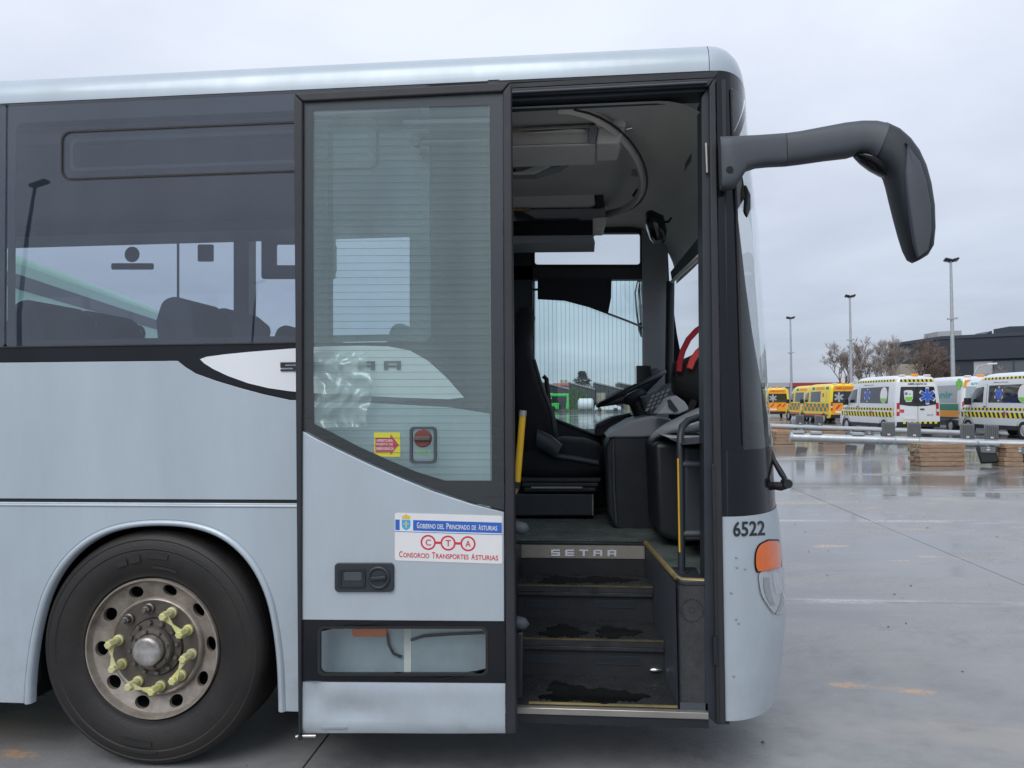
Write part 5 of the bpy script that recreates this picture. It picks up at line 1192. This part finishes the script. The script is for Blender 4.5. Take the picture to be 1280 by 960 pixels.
# ------------------------------------------------------------------ tall light masts
def mast(px, ytop, dep, label, lean=0):
    b = on_ground(px, dep); top = PD(px, ytop, dep); h = top.z
    t = thing('light_mast', label, 'lamp mast', b, 'light masts along the yard')
    MB().tube([b, b+Vector((0, 0, h*.5)), b+Vector((0, 0, h))], [.2, .15, .1], 14).build('pole', 'galv', t, smooth=50)
    MB().lathe([(0, 0), (.32, 0), (.32, .05), (.2, .06)], b, 16, 'z').build('base_plate', 'galv', t)
    for s_ in (-1, 1):
        MB().obox(b+Vector((s_*.3, -.1, h+.1)), Vector((.27, 0, s_*.07)), Vector((0, .24, -.08)), Vector((-s_*.02, .02, .07))).build('floodlight', 'flood_black', t, bevel=.03, seg=1)
    MB().box(b.x-.5, b.x+.5, b.y-.05, b.y+.05, h-.05, h+.05).build('crossbar', 'galv', t)
    MB().obox(b+Vector((.0, -.1, h*.63)), Vector((.42, 0, .03)), Vector((0, .1, 0)), Vector((0, 0, .07))).build('sensor_arm', 'galv', t)
    return t
mast(1192, 326, 66, 'tall light mast in front of the dark rounded building')
mast(1064.5, 371, 88, 'light mast rising behind the white hatched ambulance')
mast(989.5, 398, 106, 'light mast behind the yellow ambulances, beside the red topped shed')
# small street lamp before the building
b = on_ground(1218, 85); t = thing('street_lamp', 'low curved street lamp before the dark building windows', 'street lamp', b)
hz = PD(1236, 455, 85)
MB().tube([b, Vector((b.x, b.y, hz.z-1.2)), Vector((b.x+.4, b.y, hz.z-.3)), hz], [.09, .07, .06, .05], 8).build('pole', 'galv', t, smooth=60)
MB().obox(hz+Vector((.35, 0, .02)), (.5, 0, .03), (0, .12, 0), (0, 0, .09)).build('lamp_head', 'print_white', t, bevel=.03)
# ------------------------------------------------------------------ dark rounded building
bd = thing('dark_building', 'long dark building with rounded end and strip of windows', 'building', on_ground(1240, 125))
dp = 120; zt = PD(1180, 424, dp).z; zw1 = PD(1240, 450, dp).z; zw0 = PD(1240, 474, dp).z
cl = []; Lf = on_ground(1131, dp+10); R0 = on_ground(1180, dp); dirx = (on_ground(1420, dp-14)-R0).normalized()
for k in range(13):
    u = k/12; a = PI/2*u; cl.append(Lf+Vector((0, 0, 0))+(R0-Lf)*Vector((math.sin(a), 0, 0)).x+Vector((0, 1, 0))*(6*(1-math.sin(a))-(1-math.cos(a))*0))
back = Vector((dirx.y*-1, dirx.x, 0))*28
for k in range(1, 9): cl.append(R0+dirx*7.5*k)
ftp = cl+[cl[-1]+back, cl[0]+back*.6+Vector((2, 0, 0))]
def slab(z0, z1, off, nm, m, par=bd):
    q = []
    for i, p in enumerate(ftp):
        c = sum(ftp, Vector())/len(ftp); q.append(p+(p-c).normalized()*off)
    return MB().prism([(p.x, p.y, z0) for p in q], [(p.x, p.y, z1) for p in q]).build(nm, m, par, smooth=30)
slab(0, zw0, 0, 'lower_wall', 'bldg_dark'); slab(zw1, zt, 0, 'upper_wall', 'bldg_dark'); slab(zt, zt+.5, .25, 'roof_edge', 'bldg_trim'); slab(zw0, zw1, -.8, 'window_core', 'bldg_dark')
nx = Vector((dirx.y, -dirx.x, 0))
i = 0; s_ = 4.0
while s_ < 48:
    w_ = 2.6; c = R0+dirx*(s_+w_/2)-nx*.5; w_o = MB().obox(Vector((c.x, c.y, (zw0+zw1)/2-.1)), dirx*(w_/2-.06), nx*.05, Vector((0, 0, (zw1-zw0)/2-.25))).build('window', 'bldg_glass' if i % 3 else 'bldg_pale', bd)
    MB().obox(Vector((c.x, c.y, (zw0+zw1)/2-.1))+dirx*w_/2, dirx*.07, nx*.2, Vector((0, 0, (zw1-zw0)/2-.05))).build('mullion', 'bldg_trim', bd)
    s_ += w_; i += 1
    if i % 5 == 0:
        MB().obox(Vector((c.x, c.y, (zw0+zw1)/2))+dirx*(w_/2+.55)+nx*.1, dirx*.45, nx*.3, Vector((0, 0, (zw1-zw0)/2+.02))).build('column', 'bldg_trim', bd); s_ += 1.1
for px0, px1, y0, m in ((1172, 1202, 414.5, 'bldg_pale'), (1218, 1240, 415, 'bldg_dark'), (1262, 1310, 408, 'bldg_trim')):
    a, b = PD(px0, y0, dp+6), PD(px1, y0-1.5, dp+6); MB().prism([(a.x, a.y, zt+.3), (b.x, b.y, zt+.3), (b.x, b.y, b.z), (a.x, a.y, a.z if m != 'bldg_dark' else zt+.4)], [(a.x, a.y+5, zt+.3), (b.x, b.y+5, zt+.3), (b.x, b.y+5, b.z), (a.x, a.y+5, a.z if m != 'bldg_dark' else zt+.4)]).build('roof_plant', m, bd)
a = PD(1127, 455, 126); MB().box(a.x-.3, a.x+3.5, a.y, a.y+6, 0, a.z).build('end_block', 'bldg_tan', bd)
# red-topped shed and tan wall in the distance
sh = thing('red_topped_shed', 'distant low shed with red parapet and blue wall', 'building', on_ground(1010, 165))
a, b = on_ground(986, 165), on_ground(1050, 165)
z0, z1, z2 = PD(1000, 489.5, 165).z, PD(1000, 483.5, 165).z, PD(1000, 478.5, 165).z
MB().box(a.x, b.x, a.y, a.y+20, 0, z1).build('wall', 'blue_band', sh); MB().box(a.x-.2, b.x+.2, a.y-.3, a.y+20, z1, z2).build('parapet', 'red_band', sh)
tw = thing('tan_shed', 'distant pale tan shed with grey top beside the red topped one', 'building', on_ground(965, 160))
a, b = on_ground(935, 160), on_ground(985.5, 160); z1 = PD(970, 484, 160).z
MB().box(a.x, b.x, a.y, a.y+20, 0, z1).build('wall', 'bldg_tan', tw); MB().box(a.x-.2, b.x, a.y-.3, a.y+20, z1, z1+.9).build('parapet', 'bldg_pale', tw)
# ------------------------------------------------------------------ bare trees
def bare_tree(px, dep, h, spread, label, seed, mt='twig', depth=7, dense=3):
    rnd = random.Random(seed); b = on_ground(px, dep); t = thing('bare_tree', label, 'tree', b, 'bare winter trees behind the ambulances')
    tr = MB(); cr = MB()
    def grow(p, d, ln, r_, lv):
        q = p+d*ln; mid = p+d*ln*.5+Vector((rnd.uniform(-1, 1), rnd.uniform(-1, 1), 0))*ln*.06
        (tr if lv < 2 else cr).tube([p, mid, q], [r_, r_*.85, r_*.65], 6 if lv < 2 else 3)
        if lv >= depth: return
        for k in range(dense if lv < depth-1 else dense+1):
            ax = Vector((rnd.uniform(-1, 1), rnd.uniform(-1, 1), rnd.uniform(-.3, .8))).normalized()
            nd = (d*.8+ax*spread*rnd.uniform(.5, 1.1)+Vector((0, 0, .12))).normalized()
            grow(p+(q-p)*rnd.uniform(.5, 1), nd, ln*rnd.uniform(.6, .85), max(.013, r_*.58), lv+1)
    grow(Vector(b), Vector((0, 0, 1)), h*.26, h*.022, 0)
    tr.build('trunk', 'bark', t, smooth=60, fix=False); cr.build('crown', mt, t, fix=False)
bare_tree(1056, 92, 11.2, .75, 'low bare tree behind the white hatched ambulance', 1)
bare_tree(1086, 96, 9.6, .7, 'slim bare tree between the low one and the dark building', 2)
bare_tree(1114, 98, 11.4, .7, 'pale bare tree touching the rounded end of the dark building', 3)
bare_tree(1152, 94, 11.4, .8, 'broad bare tree standing against the dark rounded wall', 4, 'twig_brown')
bare_tree(1178, 97, 9.4, .8, 'brown bare tree against the dark wall beside the tall mast', 9, 'twig_brown')
bare_tree(1252, 84, 7.0, .9, 'small pale bare tree under the dark building windows', 5)
# brown thicket under the trees
rnd = random.Random(8); th = MB()
for k in range(5200):
    u = rnd.random(); px = 1018+130*u; dpt = rnd.uniform(100, 106); b = on_ground(px, dpt); hgt = rnd.uniform(.3, 1)*(2.4+1.7*math.sin(PI*min(1, u*1.5))**2)
    p = b+Vector((0, 0, hgt*rnd.uniform(.1, .8))); d = Vector((rnd.uniform(-.6, .6), rnd.uniform(-.4, .4), rnd.uniform(.3, 1))).normalized()*rnd.uniform(.4, 1.0); w_ = Vector((rnd.uniform(-.05, .05), rnd.uniform(-.03, .03), .01))
    th.add([p, p+d*.5+w_, p+d, p+d*.5-w_], [(0, 1, 2, 3)])
o = th.build('thicket', 'twig_brown', None, fix=False); tag(o, 'brown leafless thicket below the bare trees', 'thicket', kind='stuff')

# ------------------------------------------------------------------ seen through the driver's window
gb = thing('green_city_bus', 'bright green city bus seen through the driver window', 'bus', on_ground(690, 118))
dpb = 118
a, b = on_ground(640, dpb), on_ground(711, dpb); zt = PD(700, 492, dpb).z; yb = a.y
gw = 2.5
MB().box(a.x, b.x, yb, yb+gw, .35, 1.35).build('lower_body', 'bus_green', gb, bevel=.1); MB().box(a.x, b.x-.3, yb+.02, yb+gw-.02, 1.34, zt-.45).build('window_band', 'van_glass', gb)
MB().box(a.x, b.x, yb, yb+gw, zt-.46, zt).build('roof', 'bus_green', gb, bevel=.12); MB().box(b.x-.32, b.x-.02, yb, yb+gw, 1.3, zt-.4).build('front_post', 'bus_green', gb)
for x in (b.x-2.6, b.x-5.0, b.x-7.4): MB().box(x-.06, x+.06, yb-.01, yb+.03, 1.3, zt-.4).build('window_post', 'trim_dark', gb)
MB().box(b.x-1.5, b.x-.45, yb-.02, yb+.05, .4, zt-.6).build('door', 'van_glass', gb); MB().text('BUS', (b.x-4.1, yb-.03, zt-.8), (1.5, 0, 0), (0, 0, .3)).build('lettering', 'print_white', gb, fix=False)
for x in (b.x-2.4, b.x-7.6): MB().lathe([(0, -.02), (.3, -.02), (.48, .02), (.48, .3)], (x, yb, .48), 20).build('wheel', 'tyre', gb, smooth=40)
# sawtooth works
edges = [(626, 656), (678, 711), (711, 743), (743, 779), (774, 812), (808, 846)]; dpf = 150
for k, (x0, x1) in enumerate(edges):
    a, b = on_ground(x0, dpf+k*1.5), on_ground(x1, dpf+k*1.5); za = PD(x0, 478, dpf).z; zb2 = PD(x1, 487, dpf).z
    f_ = thing('sawtooth_shed', ['sawtooth shed bay glimpsed behind the driver seat back', 'dark sawtooth shed bay directly behind the green city bus', 'dark sawtooth shed bay in front of the conifer', 'dark sawtooth shed bay behind the white tank', 'dark sawtooth shed bay above the steering wheel', 'dark sawtooth shed bay next to the dashboard screen'][k], 'shed', ((a+b)/2).xy.to_3d(), 'sawtooth sheds across the yard')
    MB().prism([(a.x, a.y, 0), (b.x, a.y, 0), (b.x, a.y, zb2), (a.x, a.y, za)], [(a.x, a.y+18, 0), (b.x, a.y+18, 0), (b.x, a.y+18, zb2), (a.x, a.y+18, za)]).build('wall', 'factory', f_)
    MB().prism([(a.x-.1, a.y-.2, za), (b.x+.1, a.y-.2, zb2), (b.x+.1, a.y-.2, zb2+.25), (a.x-.1, a.y-.2, za+.25)], [(a.x-.1, a.y+18, za), (b.x+.1, a.y+18, zb2), (b.x+.1, a.y+18, zb2+.25), (a.x-.1, a.y+18, za+.25)]).build('roof_slope', 'factory_roof', f_)
    MB().box(a.x+.4, a.x+2.2, a.y-.12, a.y-.02, 0, 3.2).build('gate', 'bldg_tan', f_)
# conifer
cb = on_ground(728, 175); cz = PD(729, 464, 175).z
ct = thing('conifer_tree', 'dark conifer rising behind the sawtooth sheds', 'tree', cb)
MB().tube([cb, cb+Vector((0, 0, cz))], [.35, .04], 8).build('trunk', 'bark', ct); cm = MB(); rnd = random.Random(3)
for k in range(2600):
    z = cz*(.3+.7*rnd.random()**1.1); rr_ = (cz-z)/cz*7.5*(.75+.25*math.sin(z*4.1))+.3; a = rnd.uniform(0, 2*PI); r_ = rr_*rnd.random()**.5
    p = cb+Vector((math.cos(a)*r_, math.sin(a)*r_, z-.12*r_)); d = Vector((math.cos(a), math.sin(a), rnd.uniform(-.1, .35)))*rnd.uniform(.3, .7); w_ = Vector((-math.sin(a), math.cos(a), rnd.uniform(-.6, .6)))*.16
    cm.add([p-w_, p+d, p+w_], [(0, 1, 2)])
cm.build('crown', 'conifer', ct, fix=False)
# hedge, tank, vehicles
hb = MB(); rnd = random.Random(4)
for px0, px1, yt in ((714, 720, 484), (722, 731, 486)):
    for k in range(900):
        px = rnd.uniform(px0-2, px1+2); b = on_ground(px, 146+rnd.uniform(0, 2)); z = rnd.random()*PD(px, yt+1.2*abs(px-(px0+px1)/2), 146).z; p = b+Vector((0, 0, z)); hb.add([p, p+Vector((rnd.uniform(-.4, .4), rnd.uniform(-.4, .4), .4)), p+Vector((rnd.uniform(-.4, .4), .1, -.2))], [(0, 1, 2)])
tag(hb.build('hedge', 'hedge', None, fix=False), 'green climbing hedge between the sawtooth sheds', 'hedge', kind='stuff')
tk = thing('white_tank', 'white cylindrical tank lying on the yard beside the green city bus', 'tank', on_ground(732, 112)); a, b = on_ground(723, 112), on_ground(741, 112)
zt = PD(730, 498, 112).z; r_ = (zt-.2)/2
MB().lathe([(0, -.1), (r_*.7, -.08), (r_, .12), (r_, (b-a).length-.12), (r_*.7, (b-a).length+.08), (0, (b-a).length+.1)], (a.x, a.y+r_, .2+r_), 24, 'x').build('shell', 'tank_white', tk, smooth=50)
for x in (a.x+.4, b.x-.4): MB().box(x-.12, x+.12, a.y+.3, a.y+2*r_-.3, 0, .5).build('cradle', 'trim_mid', tk)
cv = thing('silver_car', 'pale car parked beyond the steering wheel, beside the white tank', 'car', on_ground(758, 108)); a, b = on_ground(743, 108), on_ground(776, 108); Lc = b.x-a.x
MB().prism([(a.x, a.y, .3), (b.x, a.y, .3), (b.x, a.y, .75), (b.x-.7, a.y, .95), (b.x-1.3, a.y, 1.45), (a.x+.8, a.y, 1.5), (a.x+.1, a.y, .95)], [(a.x, a.y+1.7, .3), (b.x, a.y+1.7, .3), (b.x, a.y+1.7, .75), (b.x-.7, a.y+1.7, .95), (b.x-1.3, a.y+1.7, 1.45), (a.x+.8, a.y+1.7, 1.5), (a.x+.1, a.y+1.7, .95)]).build('body', 'van_white', cv, bevel=.08)
MB().prism([(a.x+.75, a.y-.01, .98), (b.x-1.0, a.y-.01, .98), (b.x-1.4, a.y-.01, 1.38), (a.x+.9, a.y-.01, 1.4)], [(a.x+.75, a.y+.02, .98), (b.x-1.0, a.y+.02, .98), (b.x-1.4, a.y+.02, 1.38), (a.x+.9, a.y+.02, 1.4)]).build('side_window', 'van_grey', cv)
for x in (a.x+.7, b.x-.75): MB().lathe([(0, -.03), (.2, -.03), (.32, 0), (.32, .2)], (x, a.y, .32), 16).build('wheel', 'tyre', cv, smooth=40)
rf = thing('tiled_roof_house', 'house with reddish roof and chimneys just above the sawtooth sheds', 'house', on_ground(703, 190)); a, b = on_ground(692, 190), on_ground(713, 190); z1 = PD(700, 482, 190).z; z2 = PD(700, 478.5, 190).z
MB().box(a.x, b.x, a.y, a.y+8, 0, z1).build('wall', 'bldg_tan', rf); MB().prism([(a.x-.3, a.y-.4, z1), (b.x+.3, a.y-.4, z1), (b.x+.3, a.y+4, z2), (a.x-.3, a.y+4, z2)], [(a.x-.3, a.y+8, z1), (b.x+.3, a.y+8, z1), (b.x+.3, a.y+4.1, z2), (a.x-.3, a.y+4.1, z2)]).build('roof', 'red_band', rf)
for px in (702.5, 707.5): p = on_ground(px, 193); MB().box(p.x-.4, p.x+.4, p.y-.4, p.y+.4, z1-.5, z2+.8).build('chimney', 'bldg_tan', rf)
# ------------------------------------------------------------------ green coach parked beyond, seen through the passenger windows
gc = thing('parked_green_coach', 'mint green and white coach parked beyond the far passenger windows', 'bus', on_ground(70, 12))
p0, p1 = on_ground(2, 8.3), on_ground(292, 19.5); d = (p1-p0).normalized(); n = Vector((-d.y, d.x, 0)); Lg = (p1-p0).length
if n.x > 0: n = -n
def gx(name, m, s0, s1, z0, z1, o0=0., o1=2.5, bev=0, sl=0): 
    A = [p0+d*s0+n*o0, p0+d*s1+n*o0, p0+d*s1+n*o1, p0+d*s0+n*o1]
    return MB().prism([(p.x, p.y, z0) for p in A], [(p.x, p.y, z1) for p in A]).build(name, m, gc, bevel=bev)
gx('body', 'coach_green', 0, Lg, .35, 1.55, bev=.08); gx('window_band', 'van_glass', .05, Lg-.3, 1.55, 2.35, .03, 2.47); gx('roof', 'coach_green', 0, Lg, 2.36, 3.36, bev=.16); gx('roof_unit', 'van_white', 1, Lg-5, 3.36, 3.48, .5, 2.0, bev=.08)
gx('roof_stripe', 'trim_mid', .1, Lg-3, 2.92, 3.08, -.012, .1); gx('roof_stripe', 'trim_mid', .9, Lg-5, 2.62, 2.72, -.012, .1); gx('front', 'van_white', Lg-.3, Lg+.04, .4, 2.6, .05, 2.45, bev=.05)
for k in range(7): gx('window_post', 'trim_dark', 1.4*k+.9, 1.4*k+1.0, 1.55, 2.35, .015, .1)
for s_ in (2.6, Lg-2.7): c = p0+d*s_; MB().tube([c-n*.01, c+n*.3], .5, 24).build('wheel', 'tyre', gc, smooth=40)
# ------------------------------------------------------------------ behind the photographer: street lamps mirrored in the panes
for (px, py, Lq, lab) in ((44, 232, 16, 'curved street lamp across the yard, mirrored in the first passenger pane'), (322, 354, 34, 'far street lamp across the yard, mirrored beside the door edge')):
    v = P(px, py, Lq); hd_ = Vector((v.x, -Lq, v.z)); b = Vector((P(px-18 if Lq < 20 else px-3, 480, Lq).x, -Lq, 0))
    t = thing('street_lamp', lab, 'street lamp', b, 'lamps reflected in the coach glass')
    MB().tube([b, b+(hd_-b)*.5+Vector((-.25, 0, .3)), b+(hd_-b)*.8+Vector((-.15, 0, .15)), hd_], [.07, .06, .05, .04], 10).build('pole', 'trim_dark', t, smooth=60)
    MB().obox(hd_+Vector((.12, 0, .05)), (.24, 0, .07), (0, .12, 0), (-.012, 0, .045)).build('lamp_head', 'flood_black', t, bevel=.03)
